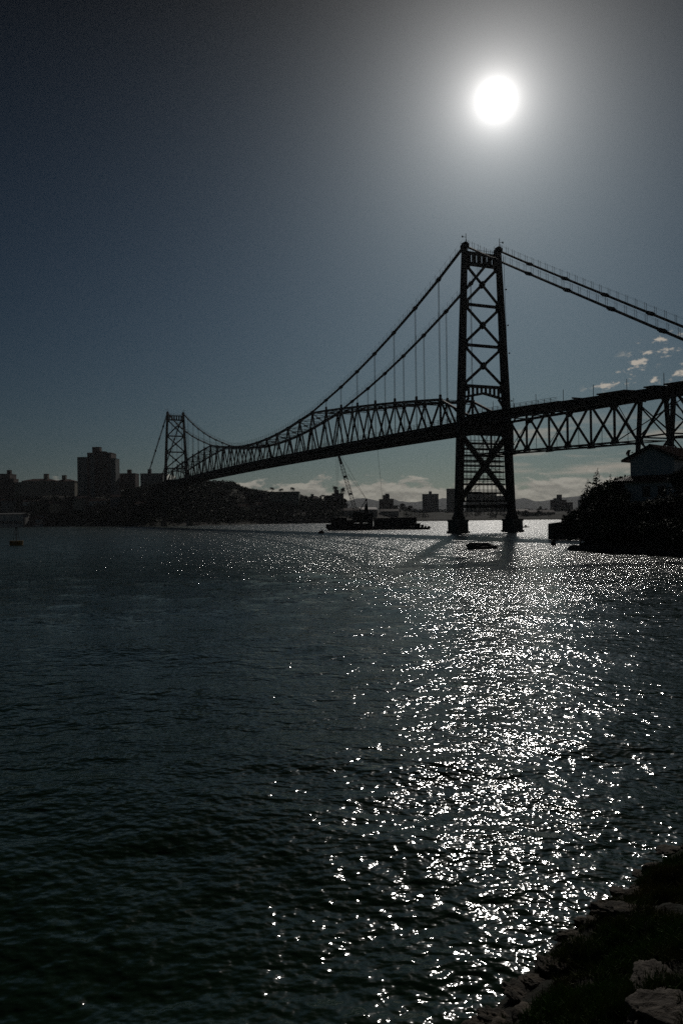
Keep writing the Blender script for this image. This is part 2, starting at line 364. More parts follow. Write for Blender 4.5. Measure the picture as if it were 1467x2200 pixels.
for q in (-1, 1):
    x = q*WT; c = MB()
    pts = [(-7*PAN-8, chain_z(-7*PAN-8))] + [(-k*PAN, chain_z(-k*PAN)) for k in range(7, 0, -1)] + [(0, HT-.5)] + \
          [(s, chain_z(s) if 8 < k < 19 else (42.1 if k in (8, 19) else chain_z(s))) for k, s in enumerate(nodes) if 0 < k < 27] + [(SPAN, HT-.5)] + \
          [(SPAN+k*PAN, chain_z(SPAN+k*PAN)) for k in range(1, 8)] + [(SPAN+7*PAN+8, chain_z(SPAN+7*PAN+8))]
    for (s0, z0), (s1, z1) in zip(pts, pts[1:]):
        for o in (-.22, .22): c.bar((x+o, s0, z0), (x+o, s1, z1), .2, .38)
    ch = c.obj('eyebar_chain', M['cable'], br)
    rp = MB()
    for (s0, z0), (s1, z1) in zip(pts, pts[1:]):
        n = 5
        for i in range(n):
            f = (i+.5)/n; s = s0+(s1-s0)*f; z = z0+(z1-z0)*f
            h = 1.75
            for o in (-.45, .45): rp.bar((x+o, s+o*.5, z), (x+o, s+o*.5, z+h), .05)
        for o in (-.45, .45): rp.bar((x+o, s0, z0+1.5), (x+o, s1, z1+1.5), .018)
    rp.obj('catwalk_railing', M['cable'], ch)
    for s, z in pts[1:-1]:
        if s in (0, SPAN): continue
        j = MB(); sl = 0.5*(-1 if s < 0 else 1)
        j.tube((x-.5, s, z), (x+.5, s, z), .42, n=8)
        j.bar((x, s-.75, z-.75*((chain_z(s+1)-chain_z(s-1))/2)), (x, s+.75, z+.75*((chain_z(s+1)-chain_z(s-1))/2)), .8, .62)
        j.obj('chain_joint', M['cable'], ch)
    for k in list(range(1, 8)) + list(range(20, 27)):
        h = MB(); s = k*PAN
        for o in (-.14, .14): h.tube((x+o, s, tz(k)), (x+o, s, chain_z(s)), .055, n=5)
        h.obj('hanger', M['cable'], br)
    # stiffening truss
    t = MB()
    tops = [(k*PAN, tz(k)) for k in range(1, 27)]
    for (s0, z0), (s1, z1) in zip(tops, tops[1:]): t.bar((x, s0, z0-.35), (x, s1, z1-.35), .55, .62)
    top_mesh = t; t = MB()
    bots = [(0, bz(0)-.4)] + [((k+.5)*PAN, bz((k+.5)*PAN)-.4) for k in range(0, 27)] + [(SPAN, bz(SPAN)-.4)]
    for (s0, z0), (s1, z1) in zip(bots, bots[1:]): t.bar((x, s0, z0), (x, s1, z1), .5, .8)
    for s, z in tops:
        top_mesh.box(x-.33, x+.33, s-.6, s+.6, z-1.15, z-.1)
        if s < 8*PAN or s > 19*PAN: top_mesh.box(x-.25, x+.25, s-.3, s+.3, z, z+.95)
    tr = t.obj('stiffening_truss', ST, br); top_mesh.obj('top_chord', ST, tr)
    for k in range(1, 27):
        s = k*PAN; z = tz(k)-.5
        for e in (-1, 1):
            sb = s+e*PAN/2
            if sb < PAN*.6: sb = PAN/2
            m_ = MB(); m_.bar((x, s, z), (x, sb, bz(sb)-.3), .42, .42); m_.obj('diagonal', ST, tr)
        v = MB()
        for o in (-.16, .16): v.bar((x, s+o, z), (x, s+o, bz(s)), .09)
        if k in (1, 26):
            v.bar((x, s, z), (x, s, bz(s)), .45)
        v.obj('vertical', ST, tr)
    for s0, s1, k in ((0, PAN, 1), (SPAN, SPAN-PAN, 26)):
        m_ = MB(); m_.bar((x, s0-(1 if s0 == 0 else -1)*.5, 28.9), (x, s1, tz(k)-.4), .5, .6); m_.obj('end_post', ST, tr)
        m_ = MB(); m_.bar((x, s0, 27.0), (x, (s0+s1)/2, (28.9+tz(k))/2-.3), .3, .3); m_.obj('diagonal', ST, tr)
# lateral bracing between the trusses, one strut frame per panel
lb = MB()
for k in range(1, 27):
    s = k*PAN; z = tz(k)-.35
    for dz in (0, -.9): lb.bar((-WT, s, z+dz), (WT, s, z+dz), .16)
    for i in range(8):
        a = -WT+i*2*WT/8; lb.bar((a, s, z-(.9 if i % 2 else 0)), (a+2*WT/8, s, z-(0 if i % 2 else .9)), .09)
    if k < 26:
        s1 = s+PAN; z1 = tz(k+1)-.35
        for a in (-1, 1):
            for dz in (0, -.35):
                lb.bar((a*WT, s, z+dz), (-a*WT, s1, z1+dz), .12)
        lb.box(-.55, .55, (s+s1)/2-.6, (s+s1)/2+.6, (z+z1)/2-.45, (z+z1)/2+.1)
lb.obj('lateral_bracing', ST, br)
dk = MB()
for i in range(54):
    s0, s1 = i*PAN/2, (i+1)*PAN/2; z0, z1 = bz(s0), bz(s1)
    for (xa, xb, za, zb_) in ((-4.2, 4.2, .8, 1.1), (-7.0, -5.35, 1.0, 1.25), (5.35, 7.0, 1.0, 1.25)):
        dk.hexa([(xa, s0, z0+za), (xb, s0, z0+za), (xb, s1, z1+za), (xa, s1, z1+za), (xa, s0, z0+zb_), (xb, s0, z0+zb_), (xb, s1, z1+zb_), (xa, s1, z1+zb_)])
    for xx in (-3.2, -1.1, 1.1, 3.2): dk.bar((xx, s0, z0+.35), (xx, s1, z1+.35), .3, .9)
    for xx in (-7.0, 7.0): dk.bar((xx, s0, z0+.7), (xx, s1, z1+.7), .12, .9)
    for xx in (-5.3, 5.3): dk.bar((xx, s0, z0+.55), (xx, s1, z1+.55), .25, 1.9)
    dk.box(-5.2, 5.2, s0-.2, s0+.2, z0-.75, z0+.8)
    for q in (-1, 1): dk.prism([(q*5.2, s0-.08, z0+.9), (q*7.0, s0-.08, z0+.9), (q*7.0, s0-.08, z0+.5), (q*5.2, s0-.08, z0-.5)], (0, .16, 0))
dk.obj('deck', M['deck'], br)
def railing(x, s0, s1, zf, name='railing', h=1.25, step=2.1, parent=br):
    g = MB(); n = max(2, int(abs(s1-s0)/step))
    for i in range(n):
        a = s0+(s1-s0)*i/n; b = s0+(s1-s0)*(i+1)/n
        g.bar((x, a, zf(a)), (x, a, zf(a)+h), .09)
        for hh in (h, h*.66, h*.33): g.bar((x, a, zf(a)+hh), (x, b, zf(b)+hh), .06)
    return g.obj(name, M['steel'], parent)
for x in (-6.95, 6.95): railing(x, 0, SPAN, lambda s: bz(s)+1.2)
# side spans: deck trusses hung on steel bents
def approach(sgn, off, npan, detail):
    AP = 13.8; A = 3.1
    fs = lambda u: off + sgn*u
    zt = lambda u: 26.9-.012*u; zb = lambda u: 19.3-.027*u
    for q in (-1, 1):
        x = q*A; t = MB(); U = npan*AP+0.0
        t.bar((x, fs(0), zt(0)), (x, fs(U), zt(U)), .45, .55)
        t.bar((x, fs(0), zb(0)), (x, fs(7.4), zb(7.4)), .3, .3)
        t.bar((x, fs(7.4), zb(7.4)), (x, fs(48.7), zb(48.7)), .34, .36)
        t.bar((x, fs(48.7), zb(48.7)), (x, fs(55.6), zb(55.6)), .16, .16)
        if U > 66: t.bar((x, fs(63.5), zb(63.5)), (x, fs(U), zb(U)), .4, .5)
        tr = t.obj('approach_truss', M['steel2'], br)
        bn = [7.4, 21.2, 35.0, 48.7] + ([70.4, 84.2] if U > 80 else [])
        for b in bn:
            for e in (-1, 1):
                tu = b+e*AP/2
                m_ = MB(); m_.bar((x, fs(b), zb(b)), (x, fs(tu), zt(tu)), .36, .38)
                m_.obj('diagonal', M['steel2'], tr)
            m_ = MB(); m_.bar((x, fs(b), zb(b)), (x, fs(b), zt(b)), .36, .36); m_.obj('vertical', M['steel2'], tr)
            m_ = MB(); m_.prism([(x-.32, fs(b-1.0), zb(b)-.3), (x-.32, fs(b+1.0), zb(b)-.3), (x-.32, fs(b+.45), zb(b)+.95), (x-.32, fs(b-.45), zb(b)+.95)], (.64, 0, 0))
            m_.obj('gusset_plate', M['steel2'], tr)
            tu = b+AP/2
            if tu < 56 or tu > 62:
                m_ = MB(); m_.prism([(x-.3, fs(tu-1.3), zt(tu)+.2), (x-.3, fs(tu+1.3), zt(tu)+.2), (x-.3, fs(tu+.5), zt(tu)-1.0), (x-.3, fs(tu-.5), zt(tu)-1.0)], (.6, 0, 0))
                m_.obj('gusset_plate', M['steel2'], tr)
        if detail:
            for u in (3.9, 10.8, 17.8, 24.6, 31.5, 38.4, 45.2, 52.2):
                if q < 0: m_ = MB(); m_.bar((x, fs(u), zb(u)), (x, fs(u), (zb(u)+zt(u))/2+.6), .07); m_.obj('hanger_rod', M['steel2'], tr)
    lat = MB()
    for i in range(int(npan*2)):
        u = .5+i*AP/2; u2 = u+AP/2
        lat.bar((-A, fs(u), zb(u)), (A, fs(u), zb(u)), .16); lat.bar((-A, fs(u), zt(u)), (A, fs(u), zt(u)), .2)
        lat.bar(((-1)**i*A, fs(u), zb(u)), (-(-1)**i*A, fs(u2), zb(u2)), .12)
        lat.bar((-A, fs(u), zt(u)), (A, fs(u), zb(u)), .1) if i % 2 else lat.bar((A, fs(u), zt(u)), (-A, fs(u), zb(u)), .1)
    lat.bar((-A, fs(48.7), zb(48.7)), (A, fs(62), zt(62)), .16, .16)
    lat.obj('lateral_bracing', M['steel2'], br)
    d = MB(); U = npan*AP
    df = lambda u: 29.1-.039*u
    d.hexa([(-4.9, fs(0), df(0)-.3), (4.9, fs(0), df(0)-.3), (4.9, fs(U), df(U)-.3), (-4.9, fs(U), df(U)-.3),
            (-4.9, fs(0), df(0)), (4.9, fs(0), df(0)), (4.9, fs(U), df(U)), (-4.9, fs(U), df(U))])
    for xx in (-4.2, -2.1, 0, 2.1, 4.2): d.bar((xx, fs(0), df(0)-.6), (xx, fs(U), df(U)-.6), .3, .6)
    us = [.6, 7.5, 14.4, 21.3, 28.2, 35.1, 41.8, 48.9, 55.9, 60.9, 65.5] + [72.4+6.9*i for i in range(3)]
    for u in [u for u in us if u < U]:
        d.bar((-4.7, fs(u), df(u)-.7), (4.7, fs(u), df(u)-.7), .3, .8)
        for q in (-1, 1):      # cantilever brackets that carried the footway
            w = 7.5 if u > 40 else 5.7
            d.prism([(q*4.3, fs(u)-.14, df(u)-.02), (q*w, fs(u)-.14, df(u)+.0), (q*w, fs(u)-.14, df(u)-.22), (q*3.3, fs(u)-.14, zt(u)+.1)], (0, .28, 0))
    d.obj('approach_deck', M['deck'], br)
    if detail:
        railing(-4.85, fs(0), fs(34), lambda s: df(-s), h=.95)
        railing(4.85, fs(0), fs(U), lambda s: df(-s), h=.95)
        for a, b, w in ((7.5, 14.2, 5.6), (14.4, 28.1, 5.75), (28.2, 35.1, 5.5), (48.9, 55.9, 7.5), (60.9, 63.2, 7.5), (65.5, 90, 7.6)):   # surviving footway panels on the brackets
            e = MB(); z0, z1 = df(a)+.06, df(b)+.06; k = .03*(w-4.7)
            e.hexa([(-w, fs(b), z1-k-.14), (-4.8, fs(b), z1-.14), (-4.8, fs(a), z0-.14), (-w, fs(a), z0-k-.14), (-w, fs(b), z1-k), (-4.8, fs(b), z1), (-4.8, fs(a), z0), (-w, fs(a), z0-k)])
            for q_ in (.25, .5, .75): u_ = a+(b-a)*q_; e.bar((-w, fs(u_), df(u_)-k-.25), (-4.8, fs(u_), df(u_)-.25), .12, .2)
            e.obj('footway_panel', M['deck'], br)
    for i, (u, dz) in enumerate(((11, 0), (19, 0), (27, 0), (36, .2), (45, .2), (54, .2), (63, .2), (70, .2))):
        if detail: e = MB(); e.bar((-4.9, fs(u), df(u)), (-4.9, fs(u), df(u)+2.3), .08); e.obj('stanchion', M['steel2'], br)
    # bents
    g = MB(); legs = []
    for u in (55.6, 63.5):
        for q in (-1, 1):
            l = MB(); l.bar((q*A, fs(u), zt(u)), (q*(A+2.0), fs(u), 2.0), .62, .66); legs.append(l)
        for z0, z1 in ((18.3, 24.0), (10.5, 17.8), (3, 10.5)):
            f = lambda z: A+2.0*(zt(u)-z)/(zt(u)-2)
            g.bar((-f(z0), fs(u), z0), (f(z1), fs(u), z1), .2); g.bar((f(z0), fs(u), z0), (-f(z1), fs(u), z1), .2)
            g.bar((-f(z0), fs(u), z0), (f(z0), fs(u), z0), .25)
    for q in (-1, 1):
        for z0, z1 in ((18.3, 24.2), (10.5, 18.0), (3, 10.5)):
            f = lambda z: A+2.0*(25-z)/23
            g.bar((q*f(z0), fs(55.6), z0), (q*f(z1), fs(63.5), z1), .2); g.bar((q*f(z1), fs(55.6), z1), (q*f(z0), fs(63.5), z0), .2)
            g.bar((q*f(z0), fs(55.6), z0), (q*f(z0), fs(63.5), z0), .28)
    ro = g.obj('trestle', M['steel2'], br)
    for l in legs: l.obj('leg', M['steel2'], ro)
approach(-1, 0, 6.6, True)
approach(1, SPAN, 4.2, False)
# girder between near tower's legs at deck level
g = MB(); g.box(-6.2, 6.2, -1.0, -.3, 24.0, 28.4); g.box(-6.2, 6.2, SPAN+.3, SPAN+1.0, 24.0, 28.4)
g.obj('floor_girder', ST, br)

# scaffold inside the near tower
scf = empty('scaffolding', (X1, D1, 0), TH, label='tube scaffolding with plank platforms filling the lower bay of the nearer bridge tower', cat='scaffolding')
lv = [7.6, 9.6, 11.8, 13.1, 14.9, 16.4, 17.6, 18.9, 20.6, 22.0]
for z in lv:
    p = MB(); w = hw(z)-.8
    p.box(-w, w, .9, 2.3, z, z+.14); p.box(-w, w, .85, .9, z+.14, z+.34); p.obj('platform', M['deck'], scf)
    for hh in (.5, 1.0):
        r_ = MB(); r_.tube((-w, .88, z+hh), (w, .88, z+hh), .045, n=5); r_.tube((-w, 2.3, z+hh), (w, 2.3, z+hh), .045, n=5); r_.obj('guard_rail', M['galv'], scf)
for i in range(11):
    x = -6.4+i*12.8/10
    p = MB()
    for y in (.86, 2.34): p.tube((x*.98, y, 4.4), (x*.93, y, 24.2), .05, n=5)
    p.obj('standard', M['galv'], scf)
for a, b in (((-6, 8), (6, 16)), ((6, 15), (-6, 23)), ((-1, 18), (1.6, 23.6)), ((4.6, 18), (1.2, 23.8))):
    p = MB(); p.tube((a[0], 2.4, a[1]), (b[0], 2.4, b[1]), .06, n=5); p.obj('diagonal_tube', M['galv'], scf)

# ------------------------------------------------------------------ terrain helpers
def fbm(x, y, sc_, oc=4):
    return noise.fractal(Vector((x*sc_, y*sc_, 7.7)), .55, 2.1, oc)
def interp(t, pts):
    return float(np.interp(t, [p[0] for p in pts], [p[1] for p in pts]))
def grid_mesh(name, P, m, smooth=True):
    nu, nv = len(P), len(P[0]); V = [q for row in P for q in row]
    i, j = np.meshgrid(np.arange(nu-1), np.arange(nv-1), indexing='ij'); a = i*nv+j
    q = np.stack([a, a+nv, a+nv+1, a+1], -1).reshape(-1, 4)
    me = fast_mesh(name, V, q, m, smooth)
    if me.polygons[0].normal.z < 0: me.flip_normals()
    return me
SHORE = [(-2500, 900), (-400, 780), (0, 740), (100, 650), (200, 582), (300, 530), (350, 520), (420, 540), (500, 572), (560, 600), (640, 588), (720, 600), (850, 680), (950, 650), (1100, 660), (1250, 620), (1467, 640), (2000, 700), (4000, 900)]
SKYL = [(-2500, 1070), (-400, 1066), (0, 1064), (165, 1066), (250, 1070), (300, 1060), (350, 1050), (430, 1044), (500, 1046), (522, 1058), (560, 1066), (600, 1072), (640, 1076), (700, 1086), (760, 1098), (850, 1096), (900, 1101), (960, 1102), (1100, 1100), (1300, 1098), (2000, 1085), (4000, 1090)]
def shore_d(px): return interp(px, SHORE)
def land_z(px, D):
    ds = shore_d(px); dtop = ds+110
    H = (hz(px)-interp(px, SKYL))*dtop/F + CH
    u = (D-ds)/110
    if u < 0: return u*14
    lowz = 1.6*min(1, u*14)
    z = lowz + max(0, H-lowz)*(lambda t: t*t*(3-2*t))(min(1, max(0, u-.04)/.96))
    if u > 1: z = H*(1 + .0 * u)
    return z + fbm(px*.5, D, .02)*1.2*min(1, u*3)
P = []
for px in list(range(-2500, -60, 120)) + list(range(-60, 1500, 9)) + list(range(1500, 4100, 120)):
    row = []
    ds = shore_d(px)
    for k in range(46):
        D = ds - 12 + (k*4 if k < 34 else 132 + (k-33)**2*26)
        v = at(px, 1100, D); row.append((v.x, D, land_z(px, D) if D < ds+600 else 8))
    P.append(row)
tag(link('far_shore', grid_mesh('far_shore', P, M['land'])), kind='structure')
# mountains
MTN = [(-1800, 1085), (-900, 1075), (-300, 1088), (100, 1082), (400, 1090), (700, 1084), (742, 1074), (766, 1069), (783, 1067.5), (803, 1071), (818, 1074), (840, 1067.5), (858, 1074), (877, 1077), (892, 1076), (908, 1073), (942, 1070), (952, 1066.5), (970, 1069), (1010, 1078), (1060, 1076), (1109, 1069.5), (1124, 1066.5), (1138, 1071), (1148, 1075.5), (1164, 1074), (1183, 1071.5), (1205, 1067), (1226, 1064), (1246, 1062), (1280, 1063), (1350, 1070), (1500, 1060), (2200, 1075), (3500, 1070)]
P = []
for px in list(range(-1800, 600, 60)) + list(range(600, 1400, 5)) + list(range(1400, 3500, 60)):
    H = (hz(px)-interp(px, MTN))*5200/F + 4; row = []
    for k in range(17):
        D = 4200+k*130; u = 1-abs(D-5200)/1000
        v = at(px, 1100, D); n = fbm(v.x, D, .0016, 5)
        row.append((v.x, D, max(-5, H*(max(0, u)**.8)*(1+.0*n) + n*14*(1-u)*max(0, u)*4 + fbm(v.x, D, .012, 3)*4 - 4)))
    P.append(row)
tag(link('mountains', grid_mesh('mountains', P, M['mount'])), kind='structure')

# right-hand peninsula
PEN = [(140, 48), (80, 58), (50, 66), (33.2, 79.5), (31.2, 88), (28.3, 100), (30.5, 104), (36.5, 108), (38.5, 130), (39.5, 150), (62, 178), (140, 190)]
def sdist(x, y, poly, right):
    "signed distance to a polyline, positive on the land side"
    best = 1e9; sg = 1
    for (ax, ay), (bx, by) in zip(poly, poly[1:]):
        dx, dy = bx-ax, by-ay; t = max(0, min(1, ((x-ax)*dx+(y-ay)*dy)/(dx*dx+dy*dy)))
        ex, ey = x-ax-t*dx, y-ay-t*dy; q = math.hypot(ex, ey)
        if q < best-1e-6: best = q; sg = 1 if (dx*(y-ay)-dy*(x-ax))*right > 0 else -1
    return best*sg
def pen_z(x, y):
    dd = sdist(x, y, PEN, -1)
    if dd < 0: return max(-3, dd*.5)
    z = .25*min(1, dd*2) + min(dd, 10)*.56 + min(max(dd-10, 0), 60)*.03
    return z + fbm(x, y, .35)*.45*min(1, dd*.6)
P = [[(x, y, pen_z(x, y)) for y in np.arange(44, 200, 1.3)] for x in np.concatenate([np.arange(22, 60, .8), np.arange(60, 142, 2.5)])]
tag(link('peninsula', grid_mesh('peninsula', P, M['soil'])), kind='structure')

# the near bank
BANK = [(-30, -6), (-10, 1), (-4, 2.6), (-1, 4.3), (.55, 6.1), (1.22, 7.05), (1.72, 7.75), (2.25, 8.45), (2.95, 9.15), (4.6, 10.9), (8.5, 15), (16, 19), (34, 22)]
def bank_z(x, y):
    dd = sdist(x, y, BANK, -1)
    if dd < 0: return max(-2.5, dd*.7)
    return min(.06*min(1, dd*4)+.40*dd, 2.2+.02*dd) + fbm(x, y, 1.3)*.10*min(1, dd*2.5) + fbm(x+40, y, 5, 3)*.03
xs = np.concatenate([np.arange(-28, -1, .8), np.arange(-1, 8, .07), np.arange(8, 34, .8)]); ys = np.concatenate([np.arange(-20, 2, .8), np.arange(2, 13, .07), np.arange(13, 24, .8)])
P = [[(x, y, bank_z(x, y)) for y in ys] for x in xs]
tag(link('bank', grid_mesh('bank', P, M['soil'])), kind='structure')

# ------------------------------------------------------------------ rocks
def boulder(name, loc, sx, sy, sz, seed, m, label, group=None, rough=.32, sub=5, rz=0, cat='rock', tilt=0):
    bm = bmesh.new(); bmesh.ops.create_icosphere(bm, subdivisions=sub, radius=1)
    o = Vector((seed*3.1, seed*1.7, seed*.9))
    for v in bm.verts:
        c = v.co.normalized(); crack = min(1, abs(noise.noise(c*2.3+o*2))*7)
        n = noise.fractal(c*1.1+o, .6, 2.0, 3)*rough + noise.fractal(c*3.6+o, .55, 2.1, 4)*rough*.32 + noise.cell(c*1.7+o)*rough*.22
        q = c*(1+n-.10*(1-crack)); q = Vector([math.copysign(abs(a)**.85, a) for a in q])
        v.co = Vector((q.x*sx, q.y*sy, q.z*sz))
    me = bpy.data.meshes.new(name); bm.to_mesh(me); bm.free(); me.materials.append(m)
    me.polygons.foreach_set('use_smooth', [True]*len(me.polygons))
    ob = link(name, me, None, loc); ob.rotation_euler = (tilt, 0, rz)
    return tag(ob, label, cat, group)
def on_bank(px, py):
    D = 7.0
    for _ in range(40):
        p = at(px, py, D); z = bank_z(p.x, p.y)
        D += (p.z-max(z, 0))*1.2
    return at(px, py, D)
RK = [(1440, 2190, .30, .26, .10, 'large pale grey boulder in the bottom right corner of the grassy bank'),
      (1400, 2108, .30, .14, .05, 'low flat grey rock just behind the pale corner boulder'),
      (1182, 2080, .17, .12, .055, 'rounded rock at the water edge just above the lowest slabs'),
      (1120, 2140, .22, .11, .035, 'long tilted slab at the foot of the bank beside the lowest sparkles'),
      (1062, 2190, .17, .12, .04, 'lowest wet slab at the tip of the bank, at the bottom edge'),
      (1345, 1962, .30, .17, .05, 'broad rough rock half sunk in the grass midway up the bank'),
      (1225, 2014, .13, .10, .04, 'small brown rock on the waterline below the broad rough rock'),
      (1290, 1955, .12, .10, .06, 'upright brown rock on the waterline left of the broad rough rock'),
      (1440, 1826, .24, .16, .06, 'dark ledge rock where the bank meets the right edge'),
      (1375, 1874, .15, .12, .05, 'knobbly brown rock on the waterline below the dark ledge'),
      (1330, 1914, .13, .11, .045, 'small stone wedged at the waterline between two bigger rocks'),
      (1150, 2112, .12, .09, .035, 'flat stone between the rounded rock and the tilted slab')]
for i, (px, py, a, b, c, lab) in enumerate(RK):
    p = on_bank(px, py); boulder('boulder', (p.x, p.y, bank_z(p.x, p.y)+c*.15), a, b, c, i+3, M['rock'] if i < 2 else M['rockb'], lab, 'rocks along the near bank', rz=.75+i*.4, rough=.38)
random.seed(77)
for i in range(34):
    f = random.random(); k = min(int(f*6), 5); a_, b_ = BANK[4+k], BANK[5+k]; u = random.random()
    x = a_[0]+(b_[0]-a_[0])*u + random.uniform(-.06, .35); y = a_[1]+(b_[1]-a_[1])*u + random.uniform(-.35, .03); r_ = random.uniform(.035, .11)
    boulder('stone', (x, y, max(0, bank_z(x, y))), r_*1.5, r_, r_*.6, 90+i, M['rockb'], 'small brown stone wedged along the near waterline', 'small stones along the near waterline', rough=.4, sub=3, rz=i*.7)
p = at(1037, 1178.5, 106); boulder('sea_rock', (p.x, p.y, .05), 2.1, 1.6, .62, 31, M['rockfar'], 'low dark rock breaking the glittering water in front of the near tower', rough=.38)
p = at(1188, 1174, 113); boulder('sea_rock', (p.x, p.y, .1), .34, .4, .75, 33, M['rockfar'], 'small stubby dark rock in the water off the right hand quay', rough=.2, sub=3)
k = 0
for i in range(17):                                   # shore rocks of the peninsula
    t = i/16; x, y = 33.4-(5.0*t if t < 1 else 0), 79.6+t*20.5
    x = interp(y, [(79, 33.4), (88, 31.3), (100, 28.5), (102, 29.5)])+random.uniform(-.2, .5)
    s = random.uniform(.5, 1.1)
    boulder('shore_rock', (x, y, .1), s, s*.9, s*.5, 50+i, M['rockfar'], 'dark wet rock along the foot of the wooded peninsula', 'rocks along the peninsula shore', sub=3)

# grass on the bank
def grass():
    V = []; Fc = []
    n = 0
    while n < 60000:
        x = random.uniform(.6, 6.2); y = random.uniform(4, 12.5)
        if x/y > .50 or x/y < .1: continue
        dd = sdist(x, y, BANK, -1)
        if dd < .10 + .12*fbm(x+9, y, 2.5, 2): continue
        cl = fbm(x, y, 1.7, 2)
        if cl < -.30 + .22*(dd < .35): continue
        z = bank_z(x, y)-.01; h = random.uniform(.03, .10)*(1+1.2*max(0, cl)); a = random.uniform(0, 6.28); w = .0035+.003*random.random()
        lx, ly = random.gauss(0, .035), random.gauss(0, .035); dx, dy = math.cos(a)*w, math.sin(a)*w
        b = len(V)
        V += [(x-dx, y-dy, z), (x+dx, y+dy, z), (x+lx*.4+dx*.7, y+ly*.4+dy*.7, z+h*.6), (x+lx*.4-dx*.7, y+ly*.4-dy*.7, z+h*.6), (x+lx, y+ly, z+h)]
        Fc += [(b, b+1, b+2), (b, b+2, b+3), (b+3, b+2, b+4)]; n += 1
    tag(link('grass', fast_mesh('grass', V, Fc, M['grass'])), 'short dark grass covering the near bank at lower right', 'grass', kind='stuff')
grass()

# ------------------------------------------------------------------ trees
def leaf_cloud(blobs, n, size, seed, spikes=0, spike_len=2.0):
    r = np.random.default_rng(seed); V = []; 
    bl = np.array(blobs); w = bl[:, 3]**2; w = w/w.sum(); pick = r.choice(len(bl), n, p=w)
    dirs = r.normal(size=(n, 3)); dirs /= np.linalg.norm(dirs, axis=1)[:, None]
    rad = bl[pick, 3]*r.uniform(.45, 1.08, n)**.6
    c = bl[pick, :3] + dirs*rad[:, None]*np.array([1, 1, .8])
    if spikes:
        k = int(n*.22); si = r.integers(0, spikes, k); base = bl[r.integers(0, len(bl), spikes)]
        u = r.uniform(0, 1, k); c[:k, :3] = base[si, :3] + np.stack([r.normal(0, .26, k)*(1.03-u)+.25*u*np.sin(si*1.7), r.normal(0, .26, k)*(1.03-u)+.25*u*np.cos(si*1.3), base[si, 3]*.7+u*spike_len], -1) + (base[si, 3]*.5)[:, None]*np.stack([np.sin(si*2.1), np.cos(si*2.1), 0*si], -1)
    a = r.normal(size=(n, 3)); a /= np.linalg.norm(a, axis=1)[:, None]
    b = np.cross(a, r.normal(size=(n, 3))); b /= np.linalg.norm(b, axis=1)[:, None]
    s = (size*r.uniform(.6, 1.3, n))[:, None]
    if spikes: s[:k, 0] *= (1.15-u)
    V = np.stack([c-a*s, c-b*s*.5, c+a*s, c+b*s*.5], 1).reshape(-1, 3)
    return V, np.arange(n*4).reshape(-1, 4)
def make_tree(seed, H, Rr, n, size, spikes=0, m='leaf', name='tree'):
    r = random.Random(seed); blobs = []
    for i in range(12):
        a = r.uniform(0, 6.28); q = Rr*r.uniform(0, .72); z = H*r.uniform(.35, .88)
        blobs.append((q*math.cos(a), q*math.sin(a), z, Rr*r.uniform(.28, .48)))
    root = empty(name)
    t = MB(); t.tube((0, 0, -.6), (.1*Rr, 0, H*.45), H*.035, H*.022, n=7); tips = []
    for b in blobs: t.tube((.1*Rr, 0, H*.42*r.uniform(.6, 1)), b[:3], H*.014, H*.005, n=5)
    t.obj('trunk', M['bark'], root)
    V, q = leaf_cloud(blobs, n, size, seed, spikes, H*.28)
    link('crown', fast_mesh('crown', V, q, M[m]), root)
    return root
def place(proto, first, loc, rz, sc_, label, group, sz=None):
    o = proto if first else copy_thing(proto)
    o.location = loc; o.rotation_euler.z = rz; o.scale = (sc_, sc_, sz or sc_)
    return tag(o, label, 'tree', group)
protos = [make_tree(11, 6.5, 3.0, 4400, .19, 3), make_tree(12, 6.0, 3.2, 4600, .20, 0, 'leaf2'), make_tree(13, 7.0, 2.2, 4200, .17, 6), make_tree(14, 4.0, 2.9, 3800, .18, 2)]
used = set()
PT = [  # px, top y, distance, proto, label
 (1243, 1104, 103, 3, 'lowest bush at the left tip of the wooded peninsula, above the quay'),
 (1256, 1083, 104, 3, 'small bushy tree on the peninsula tip, second step up from the quay'),
 (1268, 1049, 106, 2, 'spiky tree with upright shoots at the left end of the peninsula wood'),
 (1283, 1034, 107, 2, 'tall spiky tree standing second from the left on the peninsula skyline'),
 (1296, 1014, 106, 2, 'tallest spiky tree left of the house, with one long upright shoot'),
 (1320, 1012, 115, 1, 'rounded tree on the skyline left of the house wall'),
 (1347, 1004, 117, 1, 'rounded tree touching the left corner of the house'),
 (1300, 1065, 99, 0, 'dark tree below the spiky trees halfway down the slope'),
 (1330, 1052, 98, 0, 'dark tree in front of the small tiled lower roof'),
 (1278, 1095, 98, 3, 'broad bush low on the slope near the peninsula tip'),
 (1310, 1110, 93, 3, 'broad bush just above the peninsula rocks, left of centre'),
 (1350, 1120, 91, 3, 'broad bush above the peninsula rocks, below the house'),
 (1365, 1068, 97, 1, 'dense tree covering the lower storey of the house'),
 (1398, 1066, 95, 0, 'dense tree below the dark window of the house'),
 (1462, 998, 97, 1, 'dense tree hiding the right part of the house wall'),
 (1492, 982, 96, 1, 'dense tree at the right edge of the frame beside the house'),
 (1440, 1060, 91, 0, 'dark tree under the dense pair at the right edge'),
 (1395, 1118, 88, 3, 'shore bush right of the one below the house'),
 (1432, 1122, 86, 3, 'shore bush second from the right edge'),
 (1468, 1118, 84, 3, 'shore bush at the right edge of the frame'),
 (1478, 1050, 90, 1, 'dark tree cut by the right edge above the shore bush'),
 (1384, 1090, 92, 1, 'bushy tree in the middle of the slope below the house')]
HT_ = [6.5*1.12, 6.0*1.08, 7.0*1.16, 4.0*1.1]
